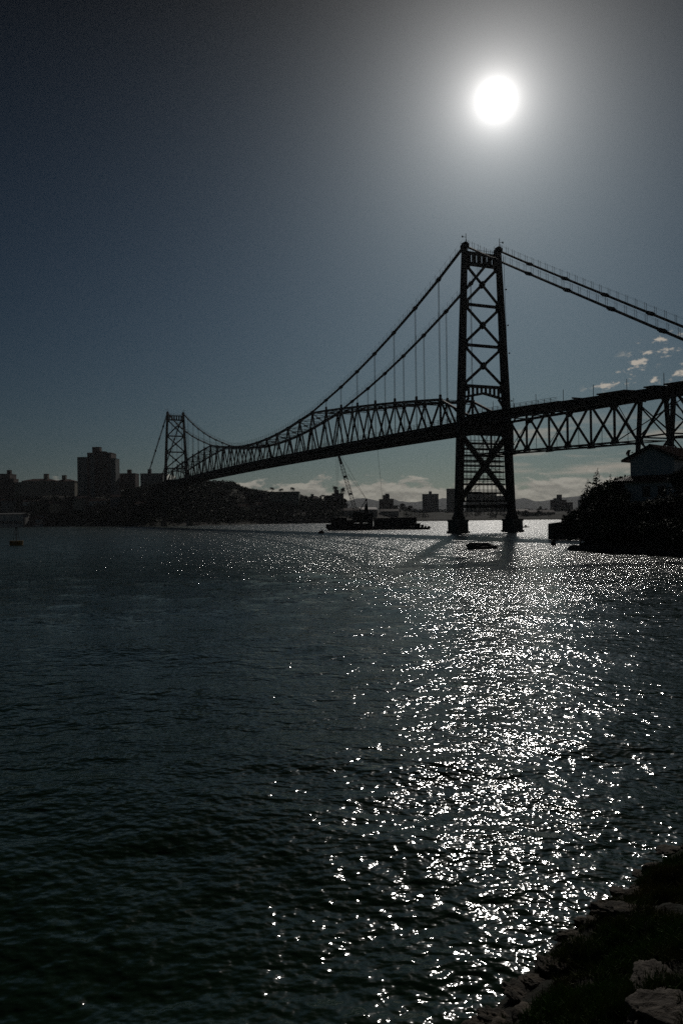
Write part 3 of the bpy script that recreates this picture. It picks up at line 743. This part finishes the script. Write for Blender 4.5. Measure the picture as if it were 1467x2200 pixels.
for i, (px, ty, D, k, lab) in enumerate(PT):
    b = at(px, 1100, D); gz = max(.3, pen_z(b.x, D)); top = at(px, ty, D).z
    H = max(2.2, top-gz); s = H/HT_[k]
    place(protos[k], k not in used, (b.x, D, gz-.1), i*1.3, max(s, .62) if k != 2 else s, lab, 'trees of the wooded peninsula', sz=s); used.add(k)
for k, (x, y, s) in enumerate(((62, 150, .75), (66, 146, .6), (48, 128, .8), (54, 135, .9))):
    place(protos[k % 4], False, (x, y, pen_z(x, y)), k, s, 'tree at the foot of the approach viaduct behind the house', 'trees by the viaduct')
# under-storey that nobody could count
bl = []
for _ in range(420):
    x = random.uniform(29, 62); y = random.uniform(80, 125)
    dd = sdist(x, y, PEN, -1)
    if dd > 1.3 and x/y < .5: bl.append((x, y, pen_z(x, y)+.5, random.uniform(.7, 1.5)))
V, q = leaf_cloud(bl, 42000, .16, 5)
tag(link('undergrowth', fast_mesh('undergrowth', V, q, M['leaf2'])), 'dark tangled undergrowth covering the slope of the peninsula', 'undergrowth', kind='stuff')

# hillside wood across the water
bl = []
for _ in range(1900):
    px = random.uniform(-60, 730); ds = shore_d(px); D = ds + random.uniform(9, 150)
    if px < 290 and D > ds+85: continue
    if 90 < px < 230 and random.random() < .4: continue
    v = at(px, 1100, D); bl.append((v.x, D, land_z(px, D)+2.2, random.uniform(2.0, 4.6)))
for _ in range(260):
    px = random.uniform(730, 1500); ds = shore_d(px); D = ds + random.uniform(25, 260)
    v = at(px, 1100, D); bl.append((v.x, D, land_z(px, D)+1.5, random.uniform(1.6, 3.6)))
V, q = leaf_cloud(bl, 90000, .75, 9)
tag(link('hillside_wood', fast_mesh('hillside_wood', V, q, M['leaf2'])), 'dark wood covering the hillside across the water behind the far tower', 'wood', kind='stuff')
ft = [make_tree(21, 11, 5.0, 700, .7), make_tree(22, 9, 4.6, 700, .7, 0, 'leaf2'), make_tree(23, 12, 3.6, 600, .65)]
usedf = set()
def far_tree(px, ty, D, k, lab, group, wide=1.0):
    b = at(px, 1100, D); gz = land_z(px, D); H = at(px, ty, D).z-gz; k_ = k; s = H/([11, 9, 12][k]*1.1)
    place(ft[k_], k_ not in usedf, (b.x, D, gz-.2), px*.37, max(s*wide, .5), lab, group, sz=s); usedf.add(k_)
sky_tr = [(372, 1036), (392, 1034), (410, 1031), (428, 1030), (444, 1030), (458, 1031), (472, 1031), (486, 1033), (498, 1034), (508, 1038), (517, 1046), (524, 1055)]
for i, (px, ty) in enumerate(sky_tr):
    far_tree(px, ty, shore_d(px)+120, i % 3, 'round tree on the crest of the wooded hill below the bridge deck', 'trees on the crest of the far hill', 1.1)
for px, ty, lab in ((552, 1050, 'round tree topping the saddle right of the wooded hill'), (538, 1056, 'low tree in the saddle right of the wooded hill'), (565, 1055, 'tree left of the flat green grey block'),
                    (340, 1034, 'tree just left of the far bridge tower'), (300, 1043, 'tree at the foot of the rightmost apartment block'), (276, 1046, 'tree under the brick apartment block'),
                    (706, 1060, 'big dark tree left of the stepped building with palms'), (695, 1074, 'lower dark tree left of the big dark tree'), (738, 1068, 'dark tree right of the stepped building'),
                    (655, 1080, 'tree in front of the low domed building'), (850, 1084, 'tree right of the stepped mid shore building'), (864, 1080, 'broad tree on the dark knoll left of the pale tower block'), (880, 1085, 'tree on the right side of the dark knoll'),
                    (893, 1090, 'small tree left of the pale tower block'), (1160, 1084, 'tree standing alone left of the block on the right far shore'), (1172, 1090, 'low tree beside the block on the right far shore')):
    far_tree(px, ty, shore_d(px)+(70 if px < 740 else 150), int(px) % 3, lab, None, 1.2)
random.seed(3)
for i in range(34):
    px = random.uniform(5, 700); D = shore_d(px)+random.uniform(12, 60); v = at(px, 1100, D); z = land_z(px, D)
    y_top = hz(px)-(z+random.uniform(5, 9)-CH)*F/D
    far_tree(px, y_top, D, i % 3, 'dark tree on the lower slope of the far shore', 'trees on the lower slope of the far shore')
# palms
def make_palm(H=9.0):
    root = empty('palm_tree'); t = MB()
    for i in range(5): t.tube((.1*i, 0, H*i/5), (.1*(i+1), 0, H*(i+1)/5), .2-.02*i, .18-.02*i, n=7, cap=False)
    t.obj('trunk', M['bark'], root); f = MB(); r = random.Random(5)
    for i in range(22):
        a = i*2.4; el_ = r.uniform(-.3, 1.1); p = Vector((.5, 0, H)); dx, dy = math.cos(a), math.sin(a); L = r.uniform(2.0, 2.7)
        for k in range(5):
            e = el_-k*.42; q = p+Vector((dx*math.cos(e), dy*math.cos(e), math.sin(e)))*L/5
            f.bar(p, q, .5*(1-k*.13), .07); 
            s_ = Vector((-dy, dx, 0))
            for sg in (-1, 1): f.bar(p, p+s_*sg*.55*(1-k*.12)-Vector((0, 0, .35)), .14, .05)
            p = q
    f.obj('crown', M['palm'], root); return root
palm = make_palm(); first = True
for px, ty, D, lab in ((584, 1046, 690, 'palm on the skyline at the left end of the flat green grey block'), (606, 1049, 700, 'small palm in the middle of the roofline of the flat green grey block'),
                       (628, 1046, 690, 'bushiest palm at the right end of the flat green grey block'), (721, 1042, 660, 'palm directly above the stepped building, under the crane ropes'),
                       (738, 1045, 650, 'tall thin palm right of the stepped building, beside the crane boom')):
    o = palm if first else copy_thing(palm); first = False
    b = at(px, 1100, D); gz = land_z(px, D); H = at(px, ty, D).z-gz
    s = max(.9, H/10.2) if H < 14 else H/10.2
    w = 1.15; o.location = (b.x, D, gz if H > 8 else gz-(9.2*s*0)); o.scale = (w, w, H/10.2); o.rotation_euler.z = px
    tag(o, lab, 'palm tree', 'palms on the far shore')

# ------------------------------------------------------------------ buildings
def window_mesh(w, h):
    g = MB(); g.box(-w/2, w/2, -.06, .1, -h/2, h/2); me = g.mesh('window', M['glass'])
    return me
WM = {}
def windows(root, x0, x1, z0, z1, y, cols, rows, w=1.5, h=1.3, skip=0):
    key = (w, h)
    if key not in WM: WM[key] = window_mesh(w, h)
    for r_ in range(rows):
        for c in range(cols):
            if skip and (r_*7+c*3) % skip == 0: continue
            o = link('window', WM[key], root, (x0+(x1-x0)*(c+.5)/cols, y, z0+(z1-z0)*(r_+.5)/rows))
def block(name, label, px0, px1, ty, D, base_y, wall, mech=None, cols=6, rows=None, wings=(), roof='flat', rot=0.0, cat='building', fh=3.0, group=None):
    a = at(px0, ty, D); b = at(px1, ty, D); cx = (a.x+b.x)/2; w = (b.x-a.x); top = (a.z+b.z)/2
    z0 = land_z((px0+px1)/2, D)-1.5; zb = at((px0+px1)/2, base_y, D).z
    root = empty(name, (cx, D, 0), rot, label=label, cat=cat, group=group)
    dp = max(10, min(w*.8, 18)); g = MB(); g.box(-w/2, w/2, 0, dp, z0, top); g.obj('wall', M[wall], root)
    if roof == 'flat':
        g = MB(); g.box(-w/2-.15, w/2+.15, -.15, .15, top-.3, top+.5); g.box(-w/2-.15, w/2+.15, dp-.15, dp+.15, top-.3, top+.5)
        for q in (-1, 1): g.box(q*w/2-.15, q*w/2+.15, .15, dp-.15, top-.3, top+.5)
        g.obj('parapet', M[wall], root)
    elif roof == 'hip':
        g = MB(); e = .7; h = 2.4; r_ = min(dp/2, w/2)*.9
        g.hexa([(-w/2-e, -e, top), (w/2+e, -e, top), (w/2+e, dp+e, top), (-w/2-e, dp+e, top),
                (-w/2+r_, dp/2-.2, top+h), (w/2-r_, dp/2-.2, top+h), (w/2-r_, dp/2+.2, top+h), (-w/2+r_, dp/2+.2, top+h)])
        g.obj('roof', M['tile'], root)
    if mech:
        for mm in (mech if isinstance(mech[0], tuple) else (mech,)):
            p0, p1, my = mm; u0 = at(p0, my, D).x-cx; u1 = at(p1, my, D).x-cx; mz = at(p0, my, D).z
            g = MB(); g.box(u0, u1, dp*.3, dp*.3+max(3, u1-u0), top-.2, mz); g.box(u0-.2, u1+.2, dp*.3-.2, dp*.3+max(3, u1-u0)+.2, mz, mz+.3)
            g.bar(((u0+u1)/2, dp*.4, mz), ((u0+u1)/2, dp*.4, mz+2.2), .12); g.obj('roof_tank', M[wall], root)
    for p0, p1, wy, wm in wings:
        u0 = at(p0, wy, D).x-cx; u1 = at(p1, wy, D).x-cx; wz = at(p0, wy, D).z
        g = MB(); g.box(u0, u1, -1.2, dp*.7, z0, wz); g.box(u0-.1, u1+.1, -1.3, dp*.7+.1, wz, wz+.35); o = g.obj('wing', M[wm], root)
        c_ = max(1, int((u1-u0)/3.5)); r_ = max(1, int((wz-zb)/fh))
        windows(root, u0, u1, wz-r_*fh, wz, -1.2, c_, min(r_, 14))
    rows = rows or max(1, int((top-zb)/fh))
    windows(root, -w/2+.4, w/2-.4, top-rows*fh-.3, top-.3, 0, cols, rows)
    return root
block('apartment_building', 'leftmost apartment block with stepped right side, cut by the left edge', -22, 22, 1019, 800, 1060, 'wallB', (11, 19, 1010), 6, 6, ((22, 31, 1029, 'wallB'),))
block('low_building', 'low flat building between the leftmost block and the long tiled block', 30, 48, 1037, 800, 1060, 'wallA', None, 4, 3)
block('apartment_building', 'long low apartment block with brown tiled roof and central tank', 47, 118, 1033, 790, 1062, 'wallA', (90, 99, 1018), 12, 4, (), 'hip')
block('apartment_building', 'shorter tiled apartment block left of the tall tower', 116, 161, 1034, 790, 1062, 'wallA', (130, 138, 1021), 8, 4, (), 'hip')
block('tower_block', 'tallest tower block with darker brown middle bay and rooftop tanks', 188, 239, 973.5, 720, 1060, 'wallB', ((195, 211, 960), (208, 223, 969.5)), 5, 12, ((167.5, 188, 983, 'wallC'), (239, 249.5, 985.5, 'wallC'), (196, 204, 976, 'wallC')))
block('apartment_building', 'brown brick apartment block just right of the tallest tower block', 249, 291, 1018, 740, 1050, 'wallB', (271, 279, 1009), 6, 4)
block('apartment_building', 'grey apartment block beside the far bridge tower backstay', 302, 350, 1018, 740, 1040, 'wallC', (315, 322, 1008), 6, 4)
block('flat_block', 'long flat green grey block with palms along its roof', 580, 642, 1057.5, 660, 1090, 'wallD', None, 9, 4)
block('apartment_building', 'low building with hipped roof and small tank right of the green grey block', 658, 689, 1071, 700, 1092, 'wallA', (667.5, 673.5, 1062), 5, 3, ((642, 659, 1067, 'wallC'),), 'hip')
block('stepped_building', 'stepped apartment building behind palms left of the crane', 713, 738, 1061, 760, 1095, 'wallB', (718, 728, 1053), 5, 6)
block('stepped_building', 'stepped apartment building with pale roof tank right of the crane', 815, 845, 1073, 900, 1100, 'wallB', ((823, 837, 1064), (828, 836, 1061)), 5, 5)
block('tower_block', 'pale twin fronted tower block left of the near bridge tower', 909, 941.5, 1062, 950, 1102, 'wallC', (922, 928, 1056), 6, 9)
block('tower_block', 'grey tower block partly hidden by the left leg of the near tower', 961, 986, 1050.5, 900, 1102, 'wallC', None, 5, 10)
block('apartment_building', 'wide grey building seen through the scaffold left side', 1004, 1034, 1058, 930, 1100, 'wallC', None, 6, 8)
block('apartment_building', 'pale building seen through the scaffold right side', 1034, 1066, 1062, 1000, 1100, 'wallA', None, 7, 8)
block('apartment_building', 'narrow grey building by the right leg of the near tower', 1066, 1092, 1066, 960, 1100, 'wallC', None, 5, 7)
block('apartment_building', 'dark stepped apartment block standing alone on the right far shore', 1187, 1216, 1075, 850, 1102, 'wallB', (1199, 1208, 1063), 5, 6, ((1192, 1200, 1071, 'wallC'), (1216, 1229, 1080, 'wallB')))
block('apartment_building', 'far grey block half hidden by the peninsula trees', 1246, 1262, 1074, 900, 1102, 'wallC', None, 3, 6)
block('low_building', 'long low building on the far shore under the pale tower block', 890, 935, 1097, 760, 1108, 'wallC', None, 9, 2)
block('low_building', 'low pale building on the far shore between the pier feet', 1015, 1060, 1091, 780, 1105, 'wallA', None, 8, 2)
random.seed(21)
hl = ['small tiled house low on the far shore %s']
spots = [(22, 1072, 'under the leftmost block'), (72, 1074, 'under the long tiled block'), (125, 1078, 'left of the tall tower foot'), (178, 1066, 'at the foot of the tall tower'), (215, 1072, 'below the tall tower, right side'), (258, 1063, 'below the brown brick block'),
         (312, 1078, 'on the slope left of the far tower'), (515, 1084, 'on the slope with a bright gable'), (545, 1080, 'above the shore left of the green grey block'), (600, 1100, 'below the green grey block'), (640, 1102, 'right below the green grey block'), (690, 1096, 'left of the barge'), (752, 1092, 'behind the crane boom foot'), (788, 1090, 'behind the crane body'),
         (836, 1094, 'below the stepped building right of the crane'), (1120, 1094, 'just right of the near tower'), (1142, 1096, 'right of the near tower with a bright roof'), (1172, 1096, 'left of the lone block'), (1236, 1096, 'right of the lone block')]
for px, ty, w_ in spots:
    D = shore_d(px)+random.uniform(45, 75); 
    while D > shore_d(px)+14 and land_z(px, D) > at(px, ty+7, D).z: D -= 4
    wd = random.uniform(4.5, 8); x = at(px, ty, D).x; z1 = at(px, ty, D).z-1.8; z0 = min(land_z(px, D), z1-2.5)-1
    root = empty('small_house', (x, D, 0), random.uniform(-.6, .6), label='small tiled house on the far shore '+w_, cat='house', group='small houses on the far shore')
    g = MB(); g.box(-wd, wd, -4, 4, z0, z1); g.obj('wall', M[random.choice(['wallA', 'wallC', 'white'])], root)
    g = MB(); g.prism([(-wd-.5, -4.6, z1), (-wd-.5, 4.6, z1), (-wd-.5, 0, z1+2.0)], (2*wd+1, 0, 0)); g.obj('roof', M['tile'], root)
    windows(root, -wd+1, wd-1, z1-2.6, z1-.6, -4, 3, 1, 1.2, 1.0)
# seawall and waterside sheds
sw = MB()
for a, b in zip(range(555, 730, 12), range(567, 742, 12)):
    A_ = at(a, 1100, shore_d(a)-2); B_ = at(b, 1100, shore_d(b)-2)
    sw.hexa([(A_.x, A_.y, -2), (B_.x, B_.y, -2), (B_.x, B_.y+1, -2), (A_.x, A_.y+1, -2), (A_.x, A_.y, 2.3), (B_.x, B_.y, 2.3), (B_.x, B_.y+1, 2.3), (A_.x, A_.y+1, 2.3)])
tag(sw.obj('seawall', M['quay']), 'long low stone seawall on the far shore behind the barge', 'wall')
D = 640; a = at(-40, 1105, D); b = at(51, 1105, D); root = empty('boat_shed', ((a.x+b.x)/2, D, 0), 0, label='long low white shed on the water at the left edge', cat='shed'); w = b.x-a.x; zt_ = a.z
g = MB(); g.box(-w/2, w/2, 0, 12, -2, zt_-.8); g.obj('wall', M['white'], root)
g = MB(); g.box(-w/2-.8, w/2+.8, -1, 13, zt_-.8, zt_-.2); g.prism([(-w/2-.8, -1, zt_-.2), (-w/2-.8, 13, zt_-.2), (-w/2-.8, 6, zt_+.8)], (w+1.6, 0, 0)); g.obj('roof', M['wallC'], root)
windows(root, -w/2+1, w/2-1, 2.0, 5.4, 0, 9, 1, 3.0, 2.2)
D = 636; a = at(60, 1110, D); root = empty('boathouse', (at(75, 1110, D).x, D, 0), .1, label='boathouse with brown walls right of the long white shed', cat='boathouse')
g = MB(); g.box(-5, 7, 2, 12, -2, 6.5); g.obj('wall', M['wallB'], root); g = MB(); g.prism([(-5.5, 1.5, 6.5), (7.5, 1.5, 6.5), (1, 1.5, 9.0)], (0, 11, 0)); g.obj('roof', M['tile'], root)
root = empty('motor_boat', (at(86, 1120, 628).x, 628, 0), -.5, label='white motor boat with a red stripe moored by the boathouse', cat='boat')
g = MB(); g.prism([(-6, -1.6, 2.2), (3, -1.8, 2.6), (6.5, 0, 3.6), (3, 1.8, 2.6), (-6, 1.6, 2.2)], (0, 0, -.01)); 
g = MB(); g.hexa([(-5.5, -1.2, -.5), (3.8, -1.0, -.5), (3.8, 1.0, -.5), (-5.5, 1.2, -.5), (-6, -1.7, 2.1), (6.0, -1.0, 3.2), (6.0, 1.0, 3.2), (-6, 1.7, 2.1)]); g.obj('hull', M['white'], root)
g = MB(); g.box(-3, 1.5, -1.2, 1.2, 2.3, 5.2); g.box(-3.3, 1.9, -1.4, 1.4, 5.2, 5.5); g.obj('cabin', M['white'], root)
g = MB(); g.bar((-6, -1.78, 1.7), (6.0, -1.12, 2.6), .05, .6); g.obj('stripe', M['red'], root)

# ------------------------------------------------------------------ barge, crane, work boat
D = 272; A_ = at(703, 1138, D).x; B_ = at(889, 1138, D).x; cx = (A_+B_)/2; L = B_-A_
root = empty('barge', (cx, D, 0), 0, label='long dark work barge with low deckhouses carrying the crane', cat='barge')
g = MB(); w = 5
g.hexa([(-L/2+1.5, -w, -1), (L/2-1, -w, -1), (L/2-1, w, -1), (-L/2+1.5, w, -1), (-L/2-.6, -w, 1.1), (L/2, -w, 1.1), (L/2, w, 1.1), (-L/2-.6, w, 1.1)])
g.obj('hull', M['hull'], root)
g = MB(); g.box(-L/2-.3, -L/2+6.5, -w, -w+.15, 1.1, 2.0)
for i in range(10): g.bar((-L/2+i*.75, -w+.1, 1.1), (-L/2+i*.75, -w+.1, 2.2+.1*(i % 3)), .1)
g.obj('bulwark', M['hull'], root)
def dh(px0, px1, ty, y0, y1, nm='deckhouse', m='hull', roof=True):
    x0 = at(px0, ty, D).x-cx; x1 = at(px1, ty, D).x-cx; z = at(px0, ty, D).z; g = MB(); g.box(x0, x1, y0, y1, 1.1, z)
    if roof: g.box(x0-.25, x1+.25, y0-.25, y1+.25, z, z+.15)
    return g.obj(nm, M[m], root)
dh(711, 745, 1113, -3, 3); dh(803, 842, 1114, -2, 3); dh(842, 893, 1112.5, -3.2, 3.4, 'canopy'); dh(745, 760, 1118, -4, 0, 'winch'); dh(790, 800, 1104, -3, 1, 'engine_house')
for i in range(16):
    g = MB(); x = random.uniform(-L/2+1, L/2-4); h = random.uniform(.5, 1.5); y = random.uniform(-4.6, -3.4); g.box(x, x+random.uniform(.4, 1.6), y, y+.8, 1.1, 1.1+h); g.bar((x, y, 1.1), (x+.5, y, 2.2+h), .1); g.obj('deck_cargo', M['hull'], root)
crx = at(774, 1100, D).x
cr_ = empty('crane', (crx, D, 1.1), 0, label='lattice boom crane on the barge reaching up to the bridge deck', cat='crane')
g = MB(); g.box(-2.6, 2.2, -1.8, 1.8, 1.3, 4.6); g.box(-.6, 2.9, -1.5, 1.5, 1.2, 3.4); g.obj('engine_house', M['crane'], cr_)
g = MB(); g.box(-2.5, -.9, -2.4, -1.75, 1.2, 3.8); g.obj('cab', M['crane'], cr_)
for y in (-1.7, 1.1):
    g = MB(); g.prism([(-3, y, .35), (-2.5, y, 0), (2.5, y, 0), (3, y, .35), (2.6, y, 1.05), (-2.6, y, 1.05)], (0, .7, 0)); g.obj('crawler_track', M['hull'], cr_)
tip = at(724, 967, D)-Vector((crx, D, 1.1)); foot = Vector((-.6, 0, 1.9)); tip.y = 0
def lattice(name, a, b, w0, w1, n, parent, m, th=.11):
    g = MB(); a = Vector(a); b = Vector(b); t = (b-a).normalized(); X = Vector((0, 1, 0)); Y = t.cross(X).normalized()
    def W(f): return (w0 + (w1-w0)*min(1, f/.12)) if f < .12 else (w1 if f < .72 else w1+(.32-w1)*(f-.72)/.28)
    cor = [(sx, sy) for sx, sy in ((-1, -1), (1, -1), (1, 1), (-1, 1))]
    pt = lambda f, c: a.lerp(b, f) + (X*c[0]+Y*c[1])*W(f)/2
    for i in range(n):
        f0, f1 = i/n, (i+1)/n
        for k in range(4):
            g.bar(pt(f0, cor[k]), pt(f1, cor[k]), th*1.3)
            g.bar(pt(f0, cor[k]), pt(f1, cor[(k+1) % 4]), th*.8); g.bar(pt(f0, cor[k]), pt(f0, cor[(k+1) % 4]), th*.8)
    for f in (.38, .62): 
        c = a.lerp(b, f); g.bar(c-t*.3, c+t*.3, W(f)*1.1, W(f)*1.1)
    for f0, f1 in ((.80, 1.0),):
        g.bar(a.lerp(b, f0), a.lerp(b, f1), .62, .62, .25, .25)
    return g.obj(name, M[m], parent)
lattice('boom', foot, tip, .4, 1.15, 22, cr_, 'crane')
gm = at(787, 1073, D)-Vector((crx, D, 1.1)); gm.y = 0
g = MB()
for y in (-.9, .9): g.bar((2.4, y, 1.6), (gm.x, y*.4, gm.z), .3); g.bar((-.8, y, 4.4), (gm.x, y*.4, gm.z), .22); g.bar((2.6, y, 4.2), (gm.x, y*.4, gm.z), .2)
g.bar((gm.x, -.5, gm.z), (gm.x, .5, gm.z), .5); g.bar((1.6, 0, 4.6), (2.0, 0, 7.4), .8, .5); g.obj('gantry', M['crane'], cr_)
g = MB()
for y in (-.4, .4): g.tube((gm.x, y, gm.z), (tip.x+.2, y*.3, tip.z), .035, n=5); g.tube((gm.x+.2, y, gm.z-.2), foot.lerp(tip, .62)+Vector((.9, y, .9)), .035, n=5)
g.obj('pendant_line', M['cable'], cr_)
g = MB()
for o in (-.35, .25): g.tube((tip.x+o, 0, tip.z-.1), (tip.x+o*.9+.1, 0, 9.0), .035, n=5)
g.box(tip.x-.35, tip.x+.35, -.25, .25, 7.9, 9.1); g.obj('hoist_rope', M['cable'], cr_)
# a loose rope from the deck
a = at(809, 947, 262); b = at(826, 1072, 270); b.z = 1.3; g = MB(); g.tube(a, b, .04, n=5)
tag(g.obj('rope', M['cable']), 'thin slanting rope hanging from the bridge deck to the barge', 'rope')
D = 262; x0 = at(881, 1136, D).x; x1 = at(926, 1136, D).x; wl = x1-x0
root = empty('work_boat', ((x0+x1)/2, D, 0), 0, label='small low dark work boat moored at the right end of the barge', cat='boat')
g = MB(); g.hexa([(-wl/2, -1.1, -.4), (wl/2-1.4, -.9, -.4), (wl/2-1.4, .9, -.4), (-wl/2, 1.1, -.4), (-wl/2-.1, -1.4, .9), (wl/2+.1, -.3, .6), (wl/2+.1, .3, .6), (-wl/2-.1, 1.4, .9)]); g.obj('hull', M['hull'], root)
g = MB(); g.box(-1.9, -.2, -.9, .9, .8, 1.9); g.box(.1, .9, -.6, .6, .8, 1.5); g.box(-2.1, 0, -1, 1, 1.9, 2.0); g.obj('cabin', M['hull'], root)
g = MB()
for i in range(6): g.tube((-wl/2+.6+i*1.05, -1.35+i*.13, .8), (-wl/2+.6+i*1.05, -1.15+i*.13, .8), .36, n=10)
g.obj('fender', M['hull'], root)

# ------------------------------------------------------------------ buoys
p = at(36, 1171, 150); root = empty('channel_buoy', (p.x, p.y, 0), .3, label='squat brown channel buoy with lattice light mast at the left edge of the water', cat='buoy')
g = MB(); g.tube((0, 0, -.5), (0, 0, .62), 1.15, 1.2, n=20); g.tube((0, 0, .62), (0, 0, .78), 1.24, 1.24, n=20); g.obj('float', M['orange'], root)
g = MB()
for k in range(4):
    a_ = k*math.pi/2; g.bar((.6*math.cos(a_), .6*math.sin(a_), .75), (.18*math.cos(a_), .18*math.sin(a_), 2.9), .06)
    for z in (1.3, 1.9, 2.4):
        r0 = .6-.42*(z-.75)/2.15; b_ = a_+math.pi/2; g.bar((r0*math.cos(a_), r0*math.sin(a_), z), (r0*math.cos(b_), r0*math.sin(b_), z), .045)
g.obj('mast', M['galv'], root); g = MB(); g.tube((0, 0, 2.85), (0, 0, 3.3), .2, .15, n=10); g.obj('lamp', M['galv'], root)
p = at(690, 1146, 219); root = empty('mooring_buoy', (p.x, p.y, 0), 0, label='small black mooring buoy floating left of the barge', cat='buoy')
bm = bmesh.new(); bmesh.ops.create_uvsphere(bm, u_segments=16, v_segments=10, radius=.62); me = bpy.data.meshes.new('float'); bm.to_mesh(me); bm.free(); me.materials.append(M['hull'])
me.polygons.foreach_set('use_smooth', [True]*len(me.polygons)); o = link('float', me, root, (0, 0, .25)); o.scale = (1.25, 1, .85)
g = MB(); g.tube((.25, 0, .6), (.4, 0, 1.05), .14, n=8); g.obj('mooring_ring', M['hull'], root)
p = at(1129, 1135, 270); root = empty('rowing_boat', (p.x, p.y, 0), 0, label='tiny dark boat on the bright water right of the near tower pier', cat='boat')
g = MB(); g.hexa([(-.7, -.3, -.1), (.7, -.3, -.1), (.7, .3, -.1), (-.7, .3, -.1), (-1.1, -.4, .35), (1.1, -.4, .35), (1.1, .4, .35), (-1.1, .4, .35)]); g.obj('hull', M['hull'], root)
g = MB(); g.box(-.3, .2, -.2, .2, .35, .85); g.obj('outboard_motor', M['hull'], root)

# ------------------------------------------------------------------ quay and house on the right
root = empty('stone_quay', (36.5, 142, 0), 0, label='rough dark stone quay wall sloping up to the right beyond the peninsula', cat='quay')
g = MB(); g.hexa([(0, 0, -3), (30, -4, -3), (30, 4, -3), (-.3, 2.2, -3), (0, 0, 2.6), (30, -4, 6.5), (30, 4, 6.5), (-.2, 2.2, 2.65)]); g.obj('wall', M['quay'], root)
g = MB()
for i in range(9): g.hexa([(i*.9+.0, -.12-i*.12, 2.45+i*.117), (i*.9+.82, -.23-i*.12, 2.56+i*.117), (i*.9+.82, .7-i*.12, 2.56+i*.117), (i*.9, .8-i*.12, 2.45+i*.117),
                           (i*.9+.0, -.12-i*.12, 2.72+i*.12), (i*.9+.82, -.23-i*.12, 2.8+i*.12+.05*(i % 2)), (i*.9+.82, .7-i*.12, 2.8+i*.12), (i*.9, .8-i*.12, 2.72+i*.12)])
g.obj('coping', M['quay'], root)
hr = math.atan2(8, 7.6)-math.pi/2                     # local +y runs along the ridge, away from the camera
root = empty('house', (41.6, 110.2, 0), hr, label='two storey white gabled house with tiled roof among the trees on the right', cat='house')
GZ = 4.0
g = MB(); g.prism([(-3.0, .5, 8.9), (3.0, .5, 8.9), (3.0, .5, 11.75), (0, .5, 13.2), (-3.0, .5, 11.75)], (0, 10.5, 0)); g.obj('upper_wall', M['house'], root)
g = MB(); g.box(-3.6, 3.4, .0, 11.5, GZ-2, 8.85); g.obj('lower_wall', M['house'], root)
rf = MB()
for q in (-1, 1):
    rf.hexa([(0, -.2, 13.22), (q*3.95, -.2, 11.34), (q*3.95, 11.4, 11.34), (0, 11.4, 13.22), (0, -.2, 13.44), (q*3.95, -.2, 11.56), (q*3.95, 11.4, 11.56), (0, 11.4, 13.44)])
r_o = rf.obj('roof', M['tile'], root)
g = MB(); g.tube((0, -.25, 13.47), (0, 11.4, 13.47), .13, n=8)
for k in range(20):
    for q in (-1, 1): y = -.1+k*.6; g.tube((0, y, 13.5), (q*3.95, y, 11.62), .07, n=6)
g.obj('ridge_tiles', M['tile'], r_o)
g = MB()
for q in (-1, 1): g.bar((0, -.24, 13.3), (q*3.95, -.24, 11.42), .08, .3)
g.obj('barge_board', M['bark'], root)
g = MB()    # lean-to tile roof over the lower storey, gable side and left side
g.hexa([(-4.9, -1.3, 8.5), (3.6, -1.3, 8.5), (3.6, .5, 9.25), (-3.0, .5, 9.25), (-4.9, -1.3, 8.62), (3.6, -1.3, 8.62), (3.6, .5, 9.4), (-3.0, .5, 9.4)])
g.hexa([(-4.9, -1.3, 8.5), (-3.0, .5, 9.25), (-3.0, 11, 9.25), (-4.9, 11, 8.5), (-4.9, -1.3, 8.62), (-3.0, .5, 9.4), (-3.0, 11, 9.4), (-4.9, 11, 8.62)])
for k in range(16): g.tube((-4.9, -1.0+k*.35, 8.66), (-3.05, -.9+k*.35 if k > 3 else .5, 9.42), .06, n=6)
for k in range(24): g.tube((-4.85+k*.35, -1.33, 8.66), (max(-3.0, -4.85+k*.35), .5, 9.42), .06, n=6)
g.obj('lean_to_roof', M['tile'], root)
for x, y in ((-.6, -.04), (1.5, -.04)):
    g = MB(); g.box(x-.5, x+.5, y-.03, y+.2, 6.6, 7.8); w_ = g.obj('window', M['glass'], root)
    g = MB(); g.box(x-.6, x+.6, y-.05, y+.04, 7.8, 7.9); g.box(x-.6, x+.6, y-.05, y+.04, 6.5, 6.6); g.box(x-.04, x+.04, y-.05, y-.02, 6.6, 7.8); g.obj('window_frame', M['bark'], w_)
q_ = Matrix.Rotation(-hr, 3, 'Z') @ (at(1349, 974, 112.5)-Vector((41.6, 110.2, 0)))
g = MB(); g.tube((q_.x+.15, q_.y, 11.2), (q_.x+.1, q_.y, q_.z), .04, n=6)
for k in range(6):
    a0 = -1+k*2/6; a1 = -1+(k+1)*2/6
    g.bar(q_+Vector((.22*a0*a0-.1+a0*-.14, .2*a0, -a0*.42)), q_+Vector((.22*a1*a1-.1+a1*-.14, .2*a1, -a1*.42)), .5, .06)
g.bar(q_, q_+Vector((.55, 0, .1)), .04); g.box(q_.x+.5, q_.x+.65, q_.y-.06, q_.y+.06, q_.z+.02, q_.z+.16)
g.obj('satellite_dish', M['galv'], root)

# ------------------------------------------------------------------ air
g = MB(); g.box(-9000, 9000, -7600, 7600, -8, 330)
hm = bpy.data.materials.new('haze'); hm.use_nodes = True; t = NT(hm.node_tree)
pv = t.n('ShaderNodeVolumePrincipled'); pv.inputs['Color'].default_value = (.88, .92, 1, 1); pv.inputs['Density'].default_value = 5e-5; pv.inputs['Anisotropy'].default_value = .5
t.put(t.n('ShaderNodeOutputMaterial').inputs['Volume'], pv.outputs[0])
tag(g.obj('haze', hm), 'thin pale air over the whole strait', 'haze', kind='stuff')
